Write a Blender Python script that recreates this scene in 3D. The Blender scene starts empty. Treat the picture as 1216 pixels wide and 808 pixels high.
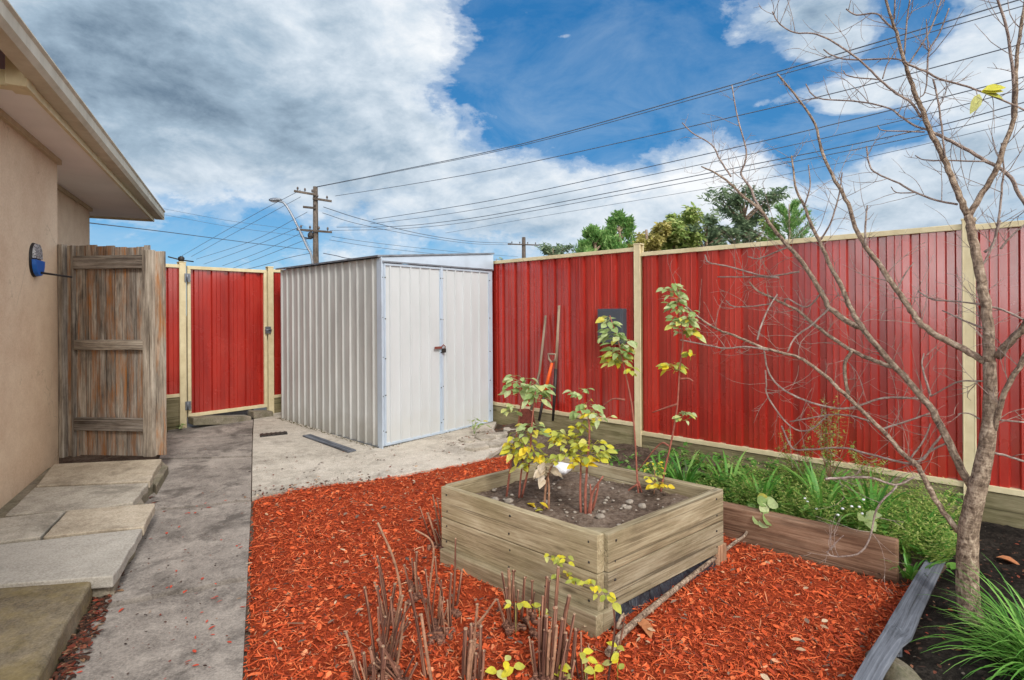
import bpy, math, random
import numpy as np
from mathutils import Vector, Matrix, noise as mnoise
random.seed(7)
R = math.radians
scene = bpy.context.scene
COL = scene.collection

# ------------------------------------------------------------------ survey helpers
F = 645.0; CAMZ = 1.45; ROLL = 0.006
def gz(x, y):
    return 0.02 * (min(max(y, 0.0), 8.0) - 2.0)
def ray(px, py):
    u = (px - 608) / F; v = (372 - py) / F
    return (u + ROLL * v, v - ROLL * u)
def D(px, py, Y):
    u, w = ray(px, py)
    return Vector((u * Y, Y, CAMZ + w * Y))
def G(px, py, dz=0.0):
    u, w = ray(px, py)
    y = (CAMZ - dz + 0.04) / (0.02 - w)
    return Vector((u * y, y, 0.02 * (y - 2) + dz))
n2 = Vector((0.670, 0.7424)).normalized(); e2 = Vector((-n2.y, n2.x))
def A(a, b, z=0.0):
    p = n2 * a + e2 * b
    return Vector((p.x, p.y, z))
def onA(px, py, a):
    u, w = ray(px, py)
    Y = a / (n2.x * u + n2.y)
    return Vector((u * Y, Y, CAMZ + w * Y))
def onB(px, py, b):
    u, w = ray(px, py)
    Y = b / (e2.x * u + e2.y)
    return Vector((u * Y, Y, CAMZ + w * Y))
hd = Vector((-0.4447, 0.8957)).normalized(); hp = Vector((hd.y, -hd.x))
def H(lat, al, z=0.0):
    p = hp * lat + hd * al
    return Vector((p.x, p.y, z))
def onH(px, py, lat):
    u, w = ray(px, py)
    Y = lat / (hp.x * u + hp.y)
    return Vector((u * Y, Y, CAMZ + w * Y))
V = Vector
UP = V((0, 0, 1))
def v3(a, z=0): return V((a.x, a.y, z))
N3, E3, P3, D3 = v3(n2), v3(e2), v3(hp), v3(hd)

# ------------------------------------------------------------------ mesh builder
class MB:
    def __init__(s):
        s.v = []; s.f = []; s.t = []; s.sm = []
    def add(s, vs, fs, ts=None, smooth=False):
        o = len(s.v)
        s.v += [tuple(p) for p in vs]
        s.t += [tuple(p) for p in (ts if ts is not None else vs)]
        s.f += [tuple(i + o for i in f) for f in fs]
        s.sm += [smooth] * len(fs)
    def obox(s, c, ax, ay, az, off=None):
        """oriented box: centre, three half vectors; ax is the grain direction"""
        if off is None: off = (random.uniform(-9, 9), random.uniform(-9, 9), random.uniform(-9, 9))
        lx, ly, lz = ax.length, ay.length, az.length
        vs = []; ts = []
        for i in (-1, 1):
            for j in (-1, 1):
                for k in (-1, 1):
                    vs.append(c + ax * i + ay * j + az * k)
                    ts.append((i * lx + off[0], j * ly + off[1], k * lz + off[2]))
        fs = [(0, 1, 3, 2), (4, 6, 7, 5), (0, 4, 5, 1), (2, 3, 7, 6), (0, 2, 6, 4), (1, 5, 7, 3)]
        if ax.cross(ay).dot(az) < 0: fs = [f[::-1] for f in fs]
        s.add(vs, fs, ts)
    def bar(s, p, q, w, h, side=None):
        """bar from p to q, w across (side direction), h the third"""
        ax = (q - p) / 2; d = ax.normalized()
        if side is None:
            side = d.cross(UP)
            if side.length < 0.01: side = V((1, 0, 0))
        side = (side - d * side.dot(d)).normalized(); up = side.cross(d).normalized()
        s.obox((p + q) / 2, ax, side * w / 2, up * h / 2)
    def tube(s, pts, rad, n=8, cap=True):
        pts = [V(p) for p in pts]; m = len(pts)
        if not hasattr(rad, '__len__'): rad = [rad] * m
        prev = None; vs = []; ts = []; L = random.uniform(0, 20)
        for i, p in enumerate(pts):
            d = (pts[min(i + 1, m - 1)] - pts[max(i - 1, 0)])
            d = d.normalized() if d.length > 1e-9 else V((0, 0, 1))
            if prev is None:
                a = d.cross(UP)
                if a.length < 0.05: a = d.cross(V((1, 0, 0)))
            else:
                a = prev - d * prev.dot(d)
            a.normalize(); b = d.cross(a); prev = a
            if i: L += (p - pts[i - 1]).length
            for k in range(n):
                t = 2 * math.pi * k / n
                q = a * math.cos(t) + b * math.sin(t)
                vs.append(p + q * rad[i]); ts.append((L, q.dot(a) * rad[i], q.dot(b) * rad[i]))
        fs = []
        for i in range(m - 1):
            for k in range(n):
                fs.append((i * n + k, i * n + (k + 1) % n, (i + 1) * n + (k + 1) % n, (i + 1) * n + k))
        s.add(vs, fs, ts, True)
        if cap:
            o = len(s.v) - len(vs)
            s.f.append(tuple(o + k for k in reversed(range(n)))); s.sm.append(False)
            s.f.append(tuple(o + (m - 1) * n + k for k in range(n))); s.sm.append(False)
    def prism(s, poly, z0, z1, off=None):
        """poly: list of 2d/3d points CCW seen from above"""
        n = len(poly)
        ar = sum(poly[i][0] * poly[(i + 1) % n][1] - poly[(i + 1) % n][0] * poly[i][1] for i in range(n))
        if ar < 0: poly = poly[::-1]
        if off is None: off = (0, 0, 0)
        def zz(p, z): return z(p[0], p[1]) if callable(z) else z
        vs = [(p[0], p[1], zz(p, z0)) for p in poly] + [(p[0], p[1], zz(p, z1)) for p in poly]
        fs = [tuple(reversed(range(n))), tuple(range(n, 2 * n))]
        fs += [(i, (i + 1) % n, n + (i + 1) % n, n + i) for i in range(n)]
        s.add(vs, fs, [(p[0] + off[0], p[1] + off[1], p[2] + off[2]) for p in vs])
    def sheet(s, prof, P0, du, dn, z0, z1, th=0.0015):
        """ribbed vertical sheet; prof [(u, depth)], z0/z1 number or function of u"""
        m = len(prof); vs = []
        for k in (0, 1):
            for (u, d) in prof:
                for z in (z0, z1):
                    zz = z(u) if callable(z) else z
                    p = P0 + du * u + dn * (d - k * th)
                    vs.append((p.x, p.y, zz))
        fs = []
        def I(k, i, j): return k * 2 * m + 2 * i + j
        flip = du.cross(UP).dot(dn) < 0
        for i in range(m - 1):
            a = (I(0, i, 0), I(0, i + 1, 0), I(0, i + 1, 1), I(0, i, 1))
            b = (I(1, i, 0), I(1, i, 1), I(1, i + 1, 1), I(1, i + 1, 0))
            c = (I(0, i, 1), I(0, i + 1, 1), I(1, i + 1, 1), I(1, i, 1))
            e = (I(0, i, 0), I(1, i, 0), I(1, i + 1, 0), I(0, i + 1, 0))
            for f in (a, b, c, e): fs.append(f[::-1] if flip else f)
        s.add(vs, fs)
    def leaf(s, p, d, nrm, L, W, curl=0.25, fold=0.25, off=None):
        """ovate leaf, base at p, pointing d, upper side nrm"""
        d = d.normalized(); side = d.cross(nrm)
        if side.length < 1e-3: side = d.cross(V((1, 0.2, 0)))
        side.normalize(); up = side.cross(d).normalized()
        rows = [(0.0, 0.06), (0.22, 0.8), (0.5, 1.0), (0.78, 0.62), (1.0, 0.03)]
        vs = []
        for (t, w) in rows:
            c = p + d * (L * t) - up * (curl * L * t * t)
            hw = side * (W * 0.5 * w); rise = up * (fold * W * 0.5 * w)
            vs += [c - hw + rise, c, c + hw + rise]
        fs = []
        for i in range(4):
            a = 3 * i
            fs += [(a, a + 1, a + 4, a + 3), (a + 1, a + 2, a + 5, a + 4)]
        s.add(vs, fs, None, True)
    def blade(s, p, d, L, W, droop, n=6):
        d = d.normalized(); side = d.cross(UP)
        if side.length < .02: side = V((1, 0, 0))
        side.normalize(); vs = []
        hx = V((d.x, d.y, 0))
        if hx.length < .01: hx = V((1, 0, 0))
        hx.normalize(); c = p.copy(); dd = d.copy()
        for i in range(n + 1):
            t = i / n
            w = W * 0.5 * (1 - t ** 2.2) + 0.0004
            vs += [c - side * w, c + side * w]
            c = c + dd * (L / n)
            dd = (dd + (hx * 0.5 - UP) * droop / n * (0.4 + 1.2 * t)).normalized()
        s.add(vs, [(2 * i, 2 * i + 1, 2 * i + 3, 2 * i + 2) for i in range(n)], None, True)
    def lump(s, c, rx, ry, rz, rough=0.15, n=8, seed=0):
        vs = []; m = n * 2
        for i in range(n + 1):
            th = math.pi * i / n
            for j in range(m):
                ph = 2 * math.pi * j / m
                q = V((math.sin(th) * math.cos(ph), math.sin(th) * math.sin(ph), math.cos(th)))
                k = 1 + rough * mnoise.noise(q * 1.7 + V((seed, seed * 2.1, 0)))
                vs.append(c + V((q.x * rx, q.y * ry, q.z * rz)) * k)
        fs = []
        for i in range(n):
            for j in range(m):
                fs.append((i * m + j, (i + 1) * m + j, (i + 1) * m + (j + 1) % m, i * m + (j + 1) % m))
        s.add(vs, fs, None, True)
    def build(s, name, mat, parent=None, bevel=0, loc=None):
        vs = np.array(s.v, dtype=float)
        if loc is None:
            lo = vs.min(0); hi = vs.max(0)
            loc = V(((lo[0] + hi[0]) / 2, (lo[1] + hi[1]) / 2, lo[2]))
        me = bpy.data.meshes.new(name)
        me.from_pydata((vs - np.array(loc)).tolist(), [], s.f)
        me.polygons.foreach_set('use_smooth', s.sm)
        at = me.attributes.new('uvw', 'FLOAT_VECTOR', 'POINT')
        at.data.foreach_set('vector', np.array(s.t, dtype=float).ravel())
        me.materials.append(mat)
        o = bpy.data.objects.new(name, me); COL.objects.link(o)
        wl = V(loc)
        if parent is not None:
            o.parent = parent; o.location = wl - V(parent['_w'])
        else:
            o.location = wl
        o['_w'] = tuple(wl)
        if bevel:
            b = o.modifiers.new('bevel', 'BEVEL'); b.width = bevel; b.segments = 2; b.limit_method = 'ANGLE'; b.angle_limit = R(40)
        return o
def thing(name, label, cat, loc, group=None):
    o = bpy.data.objects.new(name, None); COL.objects.link(o)
    o.location = loc; o['_w'] = tuple(loc); o.empty_display_size = .1
    return tag(o, label, cat, group)
def tag(o, label, cat, group=None, kind=None):
    o['label'] = label; o['category'] = cat
    if group: o['group'] = group
    if kind: o['kind'] = kind
    return o
def struct(o, label=None, cat=None):
    o['kind'] = 'structure'
    o['label'] = label; o['category'] = cat
    return o

# ------------------------------------------------------------------ materials
def srgb(r, g, b):
    f = lambda c: (c / 255 / 12.92) if c / 255 <= 0.04045 else ((c / 255 + 0.055) / 1.055) ** 2.4
    return (f(r), f(g), f(b), 1)
class NT:
    def __init__(s, tree): s.t = tree; s.t.nodes.clear()
    def n(s, ty, **k):
        x = s.t.nodes.new(ty)
        for a, b in k.items(): setattr(x, a, b)
        return x
    def put(s, sock, val):
        if isinstance(val, bpy.types.NodeSocket): s.t.links.new(val, sock)
        elif val is not None: sock.default_value = val
    def attr(s, name='uvw'):
        return s.n('ShaderNodeAttribute', attribute_name=name).outputs['Vector']
    def scale(s, vec, sc):
        m = s.n('ShaderNodeMapping'); s.put(m.inputs['Vector'], vec); m.inputs['Scale'].default_value = sc
        return m.outputs[0]
    def noise(s, vec, sc, det=4, ro=.55, dist=0):
        x = s.n('ShaderNodeTexNoise'); s.put(x.inputs['Vector'], vec)
        x.inputs['Scale'].default_value = sc; x.inputs['Detail'].default_value = det
        x.inputs['Roughness'].default_value = ro; x.inputs['Distortion'].default_value = dist
        return x.outputs['Fac']
    def voro(s, vec, sc, feat='F1', out='Distance'):
        x = s.n('ShaderNodeTexVoronoi', feature=feat); s.put(x.inputs['Vector'], vec); x.inputs['Scale'].default_value = sc
        return x.outputs[out]
    def ramp(s, fac, stops, interp='LINEAR'):
        x = s.n('ShaderNodeValToRGB'); s.put(x.inputs[0], fac); cr = x.color_ramp; cr.interpolation = interp
        while len(cr.elements) < len(stops): cr.elements.new(0.5)
        for e, (p, c) in zip(cr.elements, stops):
            e.position = p; e.color = c if hasattr(c, '__len__') else (c, c, c, 1)
        return x.outputs[0]
    def mix(s, fac, a, b, mode='MIX'):
        x = s.n('ShaderNodeMix', data_type='RGBA', blend_type=mode)
        s.put(x.inputs[0], fac); s.put(x.inputs[6], a); s.put(x.inputs[7], b)
        return x.outputs[2]
    def m(s, op, a, b=None, c=None, clamp=False):
        x = s.n('ShaderNodeMath', operation=op, use_clamp=clamp)
        s.put(x.inputs[0], a)
        if b is not None: s.put(x.inputs[1], b)
        if c is not None: s.put(x.inputs[2], c)
        return x.outputs[0]
    def bump(s, h, st=.5, dist=.01, nrm=None):
        x = s.n('ShaderNodeBump'); s.put(x.inputs['Height'], h); x.inputs['Strength'].default_value = st
        x.inputs['Distance'].default_value = dist
        if nrm is not None: s.put(x.inputs['Normal'], nrm)
        return x.outputs[0]
    def out(s, col, rough=.7, nrm=None, metal=0, spec=.3, coat=0, sub=None, coatr=.1):
        b = s.n('ShaderNodeBsdfPrincipled'); o = s.n('ShaderNodeOutputMaterial')
        s.put(b.inputs['Base Color'], col); s.put(b.inputs['Roughness'], rough)
        if nrm is not None: s.put(b.inputs['Normal'], nrm)
        b.inputs['Metallic'].default_value = metal; b.inputs['Specular IOR Level'].default_value = spec
        b.inputs['Coat Weight'].default_value = coat; b.inputs['Coat Roughness'].default_value = coatr
        s.t.links.new(b.outputs[0], o.inputs[0]); return b
def mat(name):
    m = bpy.data.materials.new(name); m.use_nodes = True
    return m, NT(m.node_tree)
def c(*a): return srgb(*a)

def m_simple(name, col, rough=.6, var=.12, sc=6, metal=0, spec=.3, bump=.0):
    m, t = mat(name); v = t.attr()
    f = t.noise(v, sc, 5)
    k = 1 - var
    col2 = tuple(x * k for x in col[:3]) + (1,); col3 = tuple(min(1, x * (1 + var)) for x in col[:3]) + (1,)
    cc = t.ramp(f, [(.3, col2), (.7, col3)])
    nrm = t.bump(t.noise(v, sc * 12, 3), bump, .003) if bump else None
    t.out(cc, rough, nrm, metal, spec); return m

def m_wood(name, stops, stain=None, rough=.85, grain=60, gs=.5, moss=None):
    """weathered timber, grain along uvw.x"""
    m, t = mat(name); v = t.attr()
    g = t.noise(t.scale(v, (2.2, grain * 1.7, grain * 1.7)), 1, 8, .72, .9)
    l = t.noise(t.scale(v, (2.0, 9, 9)), 1, 7, .7, .4)
    f = t.m('ADD', t.m('MULTIPLY', g, .55), t.m('MULTIPLY', l, .5))
    col = t.ramp(f, [(.5 + (p - .5) * .54 + .02, q) for p, q in stops])
    if stain:
        st = t.noise(t.scale(v, (1.3, 9, 9)), 1.2, 6, .65, .5)
        st = t.m('MULTIPLY', t.ramp(st, [(.46, 0), (.64, 1)]), t.ramp(t.noise(t.scale(v, (5, 40, 40)), 1, 5, .7), [(.36, .15), (.6, 1)]))
        col = t.mix(t.m('MULTIPLY', st, stain[1]), col, stain[0])
    if moss:
        mo = t.ramp(t.noise(v, 3.5, 6, .65), [(.45, 0), (.68, 1)])
        col = t.mix(t.m('MULTIPLY', mo, moss[1]), col, moss[0])
    # knots
    kn = t.voro(t.scale(v, (2.2, 7, 7)), 1.0)
    kn = t.ramp(t.m('ADD', kn, t.m('MULTIPLY', g, .06)), [(.07, 1), (.15, 0)])
    col = t.mix(t.m('MULTIPLY', kn, .6), col, (.05, .03, .018, 1))
    # fine cracks
    cr = t.noise(t.scale(v, (.8, grain * 1.6, grain * 1.6)), 1, 2, .5)
    cr = t.ramp(cr, [(.31, 1), (.37, 0)])
    col = t.mix(t.m('MULTIPLY', cr, .55), col, (.03, .024, .018, 1))
    oi = t.n('ShaderNodeObjectInfo')
    col = t.mix(1.0, col, t.ramp(oi.outputs['Random'], [(0, (.66, .66, .68, 1)), (1, (1.12, 1.10, 1.06, 1))]), 'MULTIPLY')
    h = t.m('SUBTRACT', g, t.m('MULTIPLY', cr, .5))
    t.out(col, rough, t.bump(h, gs, .004), 0, .2); return m

def shiftv(t, v):
    x = t.n('ShaderNodeVectorMath', operation='MULTIPLY_ADD'); t.put(x.inputs[0], t.noise(v, 3, 4)); x.inputs[1].default_value = (.5, .5, .5); t.put(x.inputs[2], v)
    return x.outputs[0]
M = {}
M['render'] = None
def mk_materials():
    # rendered house wall
    m, t = mat('render'); v = t.attr()
    a = t.noise(v, .9, 4, .6); b = t.noise(v, 7, 5, .6)
    col = t.ramp(t.m('ADD', t.m('MULTIPLY', a, .7), t.m('MULTIPLY', b, .3)), [(.35, c(202, 172, 144)), (.62, c(222, 198, 170))])
    sc = t.ramp(t.noise(t.scale(v, (3, 3, 1.2)), 2.2, 7, .7, 1.2), [(.62, 0), (.72, 1)])
    col = t.mix(t.m('MULTIPLY', sc, .35), col, c(206, 192, 176))
    ck = t.ramp(t.noise(v, 14, 8, .75, .8), [(.30, 1), (.35, 0)])
    col = t.mix(t.m('MULTIPLY', ck, .5), col, c(140, 118, 98))
    hl = t.voro(t.scale(shiftv(t, v), (1, 1, .8)), 1.1, 'DISTANCE_TO_EDGE'); hl = t.ramp(hl, [(.0, 1), (.006, 0)])
    col = t.mix(t.m('MULTIPLY', t.m('MULTIPLY', hl, t.ramp(a, [(.5, 0), (.55, 1)])), .45), col, c(140, 118, 98))
    fg = t.noise(v, 70, 5, .7); col = t.mix(.11, col, t.ramp(fg, [(.35, (.12, .10, .08, 1)), (.65, (.9, .8, .66, 1))]))
    t.out(col, .9, t.bump(fg, .5, .006, t.bump(b, .3, .01)), 0, .15); M['render'] = m
    # cream painted trim
    for nm, c1, c2 in (('cream', c(198, 182, 142), c(222, 209, 172)), ('eave', c(170, 152, 120), c(198, 182, 152)),
                       ('gutter', c(178, 168, 146), c(206, 198, 178))):
        m, t = mat(nm); v = t.attr()
        col = t.ramp(t.noise(t.scale(v, (6, 6, 1.5)), 1.3, 6, .65), [(.3, c1), (.7, c2)])
        d = t.ramp(t.noise(v, 9, 8, .75), [(.60, 0), (.75, 1)])
        col = t.mix(t.m('MULTIPLY', d, .35), col, c(120, 108, 84))
        t.out(col, .5, t.bump(t.noise(v, 30, 3), .1, .003), 0, .35); M[nm] = m
    M['soffit'] = m_simple('soffit', c(236, 232, 230), .8, .06, 2)
    M['rooftile'] = m_simple('rooftile', c(105, 62, 48), .8, .2, 5, bump=.4)
    # red steel fence
    m, t = mat('red_steel'); v = t.attr()
    f = t.noise(t.scale(v, (3, 3, .5)), 1.5, 5, .6)
    col = t.ramp(f, [(.38, c(148, 34, 27)), (.62, c(176, 47, 36))])
    dirt = t.ramp(t.noise(t.scale(v, (1.5, 1.5, .8)), 2.0, 8, .7), [(.5, 0), (.85, 1)])
    col = t.mix(t.m('MULTIPLY', dirt, .22), col, c(186, 92, 78))
    sp = t.ramp(t.noise(v, 60, 3, .7), [(.70, 0), (.76, 1)])
    col = t.mix(t.m('MULTIPLY', sp, .25), col, c(196, 130, 116))
    rg = t.ramp(t.noise(v, 2.5, 6, .6), [(.3, .20), (.8, .34)])
    t.out(col, rg, t.bump(t.noise(t.scale(v, (2, 2, .6)), 3, 2), .06, .02), 0, .6, .8, coatr=.14); M['red'] = m
    # shed metals
    m, t = mat('shed_wall'); v = t.attr()
    f = t.noise(t.scale(v, (2, 2, .4)), 2.5, 6, .65)
    col = t.ramp(f, [(.3, c(166, 167, 164)), (.7, c(196, 197, 194))])
    sxyz = t.n('ShaderNodeSeparateXYZ'); t.put(sxyz.inputs[0], v)
    low = t.ramp(t.m('ADD', sxyz.outputs[2], t.m('MULTIPLY', t.noise(v, 5, 5), .5)), [(.30, 1), (.62, 0)])
    col = t.mix(t.m('MULTIPLY', low, .45), col, c(122, 112, 90))
    t.out(col, .42, t.bump(t.noise(v, 4, 3), .06, .02), .0, .4); M['shed'] = m
    m, t = mat('shed_door'); v = t.attr()
    col = t.ramp(t.noise(t.scale(v, (2, 2, .5)), 2.5, 6, .65), [(.3, c(190, 194, 195)), (.7, c(200, 204, 206))])
    sxyz = t.n('ShaderNodeSeparateXYZ'); t.put(sxyz.inputs[0], v)
    low = t.ramp(t.m('ADD', sxyz.outputs[2], t.m('MULTIPLY', t.noise(v, 5, 5), .7)), [(.35, 1), (.8, 0)])
    col = t.mix(t.m('MULTIPLY', low, .22), col, c(180, 168, 142))
    sp = t.ramp(t.noise(v, 40, 4, .7), [(.68, 0), (.74, 1)])
    col = t.mix(t.m('MULTIPLY', sp, .4), col, c(140, 132, 118))
    t.out(col, .42, t.bump(t.noise(v, 4, 3), .05, .02), .0, .4); M['door'] = m
    M['trim'] = m_simple('shed_trim', c(186, 200, 214), .38, .1, 5, .15, .5)
    M['galv'] = m_simple('galvanised', c(128, 133, 140), .4, .25, 14, .6, .5)
    M['darkmetal'] = m_simple('dark_metal', c(60, 56, 54), .5, .3, 30, .5, .4, .3)
    M['rust'] = m_simple('rusty_steel', c(132, 72, 62), .75, .3, 30, .2, .3, .4)
    M['boxgrey'] = m_simple('box_grey', c(72, 76, 84), .45, .1, 8, 0, .4)
    M['orange'] = m_simple('orange_plastic', c(226, 92, 34), .45, .1, 12)
    M['blue'] = m_simple('blue_plastic', c(20, 92, 178), .35, .08, 10, 0, .5)
    M['white'] = m_simple('white_paint', c(232, 232, 236), .5, .06, 12)
    M['blackrod'] = m_simple('black_rod', c(34, 30, 30), .5, .1, 12)
    M['wire'] = m_simple('cable', c(84, 90, 100), .6, .05, 1)
    M['ceramic'] = m_simple('insulator', c(92, 84, 80), .3, .1, 5)
    # timber
    M['gatewood'] = m_wood('grey_palings', [(.30, c(76, 70, 66)), (.5, c(142, 133, 122)), (.72, c(194, 186, 174))],
                           (c(168, 112, 62), .95), grain=55, gs=.8)
    M['gateframe'] = m_wood('grey_rail', [(.30, c(84, 76, 70)), (.5, c(140, 131, 120)), (.72, c(188, 180, 168))],
                            (c(122, 100, 78), .3), grain=45, gs=.9)
    M['treated'] = m_wood('treated_pine', [(.30, c(116, 104, 82)), (.5, c(160, 146, 118)), (.72, c(192, 181, 154))],
                          (c(92, 72, 48), .4), grain=40, gs=.6, moss=(c(134, 126, 92), .35))
    M['sleeper'] = m_wood('brown_sleeper', [(.30, c(104, 76, 58)), (.5, c(156, 120, 94)), (.72, c(190, 156, 128))],
                          (c(78, 62, 50), .5), grain=35, gs=.9)
    M['plinth'] = m_wood('plinth_timber', [(.30, c(104, 96, 70)), (.5, c(142, 132, 100)), (.72, c(168, 158, 126))],
                         (c(96, 82, 58), .4), grain=24, gs=.4, moss=(c(104, 106, 66), .4))
    M['greyboard'] = m_wood('grey_board', [(.30, c(70, 74, 80)), (.5, c(108, 113, 122)), (.72, c(144, 150, 158))],
                            (c(92, 92, 94), .4), grain=40, gs=.5)
    M['polewood'] = m_wood('pole_timber', [(.30, c(62, 56, 52)), (.5, c(88, 80, 73)), (.72, c(112, 102, 94))], None, grain=6, gs=.3)
    M['handle'] = m_wood('handle_timber', [(.30, c(118, 98, 82)), (.5, c(158, 138, 118)), (.72, c(184, 166, 146))], None, grain=120, gs=.4)
    # concrete kinds
    def conc(nm, c1, c2, c3, blot=.6, moss=None, wet=0):
        m, t = mat(nm); v = t.attr()
        a = t.noise(v, 1.6, 8, .72, .2); b = t.noise(v, 11, 6, .7); g = t.noise(v, 95, 5, .75)
        col = t.ramp(t.m('ADD', t.m('MULTIPLY', a, .6), t.m('MULTIPLY', b, .4)), [(.40, c1), (.5, c2), (.60, c3)])
        sp = t.ramp(t.voro(v, 38), [(.05, 1), (.10, 0)])
        sp2 = t.ramp(t.noise(v, 5, 4), [(.45, 0), (.6, 1)])
        col = t.mix(t.m('MULTIPLY', t.m('MULTIPLY', sp, sp2), .55), col, tuple(x * .35 for x in c1[:3]) + (1,))
        col = t.mix(.34, col, t.ramp(g, [(.36, tuple(x * .45 for x in c2[:3]) + (1,)), (.64, tuple(min(1, x * 1.5) for x in c3[:3]) + (1,))]))
        st = t.ramp(t.noise(v, 2.3, 9, .78, .35), [(.50, 0), (.62, 1)])
        col = t.mix(t.m('MULTIPLY', st, blot), col, tuple(x * .6 for x in c1[:3]) + (1,))
        if moss:
            mo = t.ramp(t.noise(v, 4.5, 8, .72), [(.42, 0), (.6, 1)])
            col = t.mix(t.m('MULTIPLY', mo, moss[1]), col, moss[0])
        t.out(col, .88, t.bump(g, .35, .004, t.bump(b, .35, .012)), 0, .2); return m
    M['path'] = conc('path_concrete', c(98, 91, 85), c(136, 128, 120), c(164, 155, 145), .75)
    M['slab'] = conc('pale_slab', c(148, 140, 128), c(180, 172, 158), c(200, 192, 179), .5)
    M['stone'] = conc('flagstone', c(132, 124, 112), c(166, 158, 144), c(190, 182, 168), .55)
    M['stone2'] = conc('flagstone_tan', c(136, 123, 105), c(170, 157, 137), c(192, 180, 161), .55)
    M['stone3'] = conc('grey_flagstone', c(152, 146, 136), c(168, 162, 152), c(182, 177, 167), .15)
    M['mossblock'] = conc('mossy_concrete', c(82, 72, 58), c(112, 102, 84), c(142, 130, 110), .6, (c(150, 132, 80), .4))
    M['rubble'] = conc('rubble_concrete', c(92, 84, 74), c(126, 116, 102), c(158, 148, 132), .5, (c(92, 94, 60), .4))
    # soil
    def soil(nm, c1, c2, c3):
        m, t = mat(nm); v = t.attr()
        a = t.noise(v, 3, 8, .72); b = t.noise(v, 38, 6, .7); st = t.voro(v, 26)
        col = t.ramp(t.m('ADD', t.m('MULTIPLY', a, .5), t.m('MULTIPLY', b, .5)), [(.40, c1), (.5, c2), (.61, c3)])
        peb = t.ramp(st, [(.10, 1), (.2, 0)]); pm = t.ramp(t.noise(v, 13, 3), [(.56, 0), (.62, 1)])
        col = t.mix(t.m('MULTIPLY', t.m('MULTIPLY', peb, pm), .6), col, c(142, 132, 120))
        t.out(col, .95, t.bump(b, .9, .02, t.bump(a, .5, .04)), 0, .12); return m
    M['soil'] = soil('brown_soil', c(66, 54, 44), c(96, 82, 70), c(128, 114, 100))
    M['darksoil'] = soil('black_soil', c(22, 20, 18), c(40, 36, 32), c(66, 60, 54))
    M['bedsoil'] = soil('planter_soil', c(74, 60, 50), c(106, 90, 78), c(138, 122, 108))
    # mulch
    m, t = mat('red_mulch'); ge = t.n('ShaderNodeNewGeometry')
    col = t.ramp(ge.outputs['Random Per Island'], [(0, c(128, 50, 30)), (.2, c(168, 66, 35)), (.5, c(200, 84, 43)), (.8, c(216, 102, 56)), (.92, c(226, 128, 80)), (.95, c(206, 164, 128)), (.97, c(104, 78, 64)), (1, c(66, 54, 50))])
    v = t.attr(); col = t.mix(t.m('MULTIPLY', t.ramp(t.noise(v, 2.2, 6, .7), [(.54, 0), (.68, 1)]), .30), col, c(126, 56, 38))
    col = t.mix(t.m('MULTIPLY', t.ramp(t.noise(v, 7, 5, .7), [(.60, 0), (.70, 1)]), .45), col, c(196, 128, 92))
    t.out(col, .8, None, 0, .25); M['mulch'] = m
    m, t = mat('red_mulch_base'); v = t.attr()
    col = t.ramp(t.noise(v, 45, 6, .75), [(.3, c(116, 46, 28)), (.5, c(172, 70, 38)), (.7, c(204, 90, 50))])
    pt = t.ramp(t.noise(v, 4.0, 5, .7), [(.66, 0), (.72, 1)])
    col = t.mix(t.m('MULTIPLY', pt, .7), col, c(78, 66, 62))
    t.out(col, .9, t.bump(t.noise(v, 45, 6, .75), 1, .03), 0, .15); M['mulchbase'] = m
    def island(nm, stops, rough=.6, trans=.25, spec=.3):
        m, t = mat(nm); ge = t.n('ShaderNodeNewGeometry'); v = t.attr()
        col = t.ramp(ge.outputs['Random Per Island'], stops)
        col = t.mix(.35, col, t.ramp(t.noise(v, 60, 3), [(.3, .25), (.7, 1.0)]), 'MULTIPLY')
        b = t.n('ShaderNodeBsdfPrincipled'); b.inputs['Specular IOR Level'].default_value = spec
        t.put(b.inputs['Base Color'], col); b.inputs['Roughness'].default_value = rough
        tr = t.n('ShaderNodeBsdfTranslucent'); t.put(tr.inputs[0], col)
        mx = t.n('ShaderNodeMixShader'); mx.inputs[0].default_value = trans
        t.t.links.new(b.outputs[0], mx.inputs[1]); t.t.links.new(tr.outputs[0], mx.inputs[2])
        o = t.n('ShaderNodeOutputMaterial'); t.t.links.new(mx.outputs[0], o.inputs[0]); return m
    M['leaf_yg'] = island('yellow_green_leaves', [(0, c(148, 158, 60)), (.3, c(176, 184, 92)), (.55, c(208, 202, 62)), (.8, c(226, 206, 44)), (1, c(190, 200, 140))])
    M['leaf_pale'] = island('pale_green_leaves', [(0, c(140, 168, 96)), (.4, c(172, 194, 126)), (.7, c(204, 216, 162)), (.9, c(216, 216, 116)), (1, c(222, 204, 80))], .6, .4)
    M['leaf_yel'] = island('yellow_leaves', [(0, c(224, 190, 30)), (.6, c(236, 208, 60)), (1, c(206, 200, 80))])
    M['leaf_green'] = island('green_leaves', [(0, c(64, 118, 44)), (.4, c(96, 152, 62)), (.7, c(130, 178, 80)), (1, c(172, 204, 120))], .6, .35)
    M['leaf_fern'] = island('ferny_leaves', [(0, c(88, 134, 50)), (.4, c(134, 174, 76)), (.75, c(180, 198, 104)), (1, c(214, 214, 136))], .6, .35)
    M['leaf_tan'] = island('tan_leaves', [(0, c(200, 180, 150)), (.5, c(214, 196, 170)), (1, c(226, 214, 196))])
    M['blade'] = island('grass_blades', [(0, c(68, 128, 44)), (.5, c(108, 168, 68)), (1, c(156, 200, 104))], .45)
    M['blade_dull'] = island('dull_blades', [(0, c(80, 100, 66)), (.5, c(118, 136, 92)), (1, c(160, 168, 126))], .5)
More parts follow.
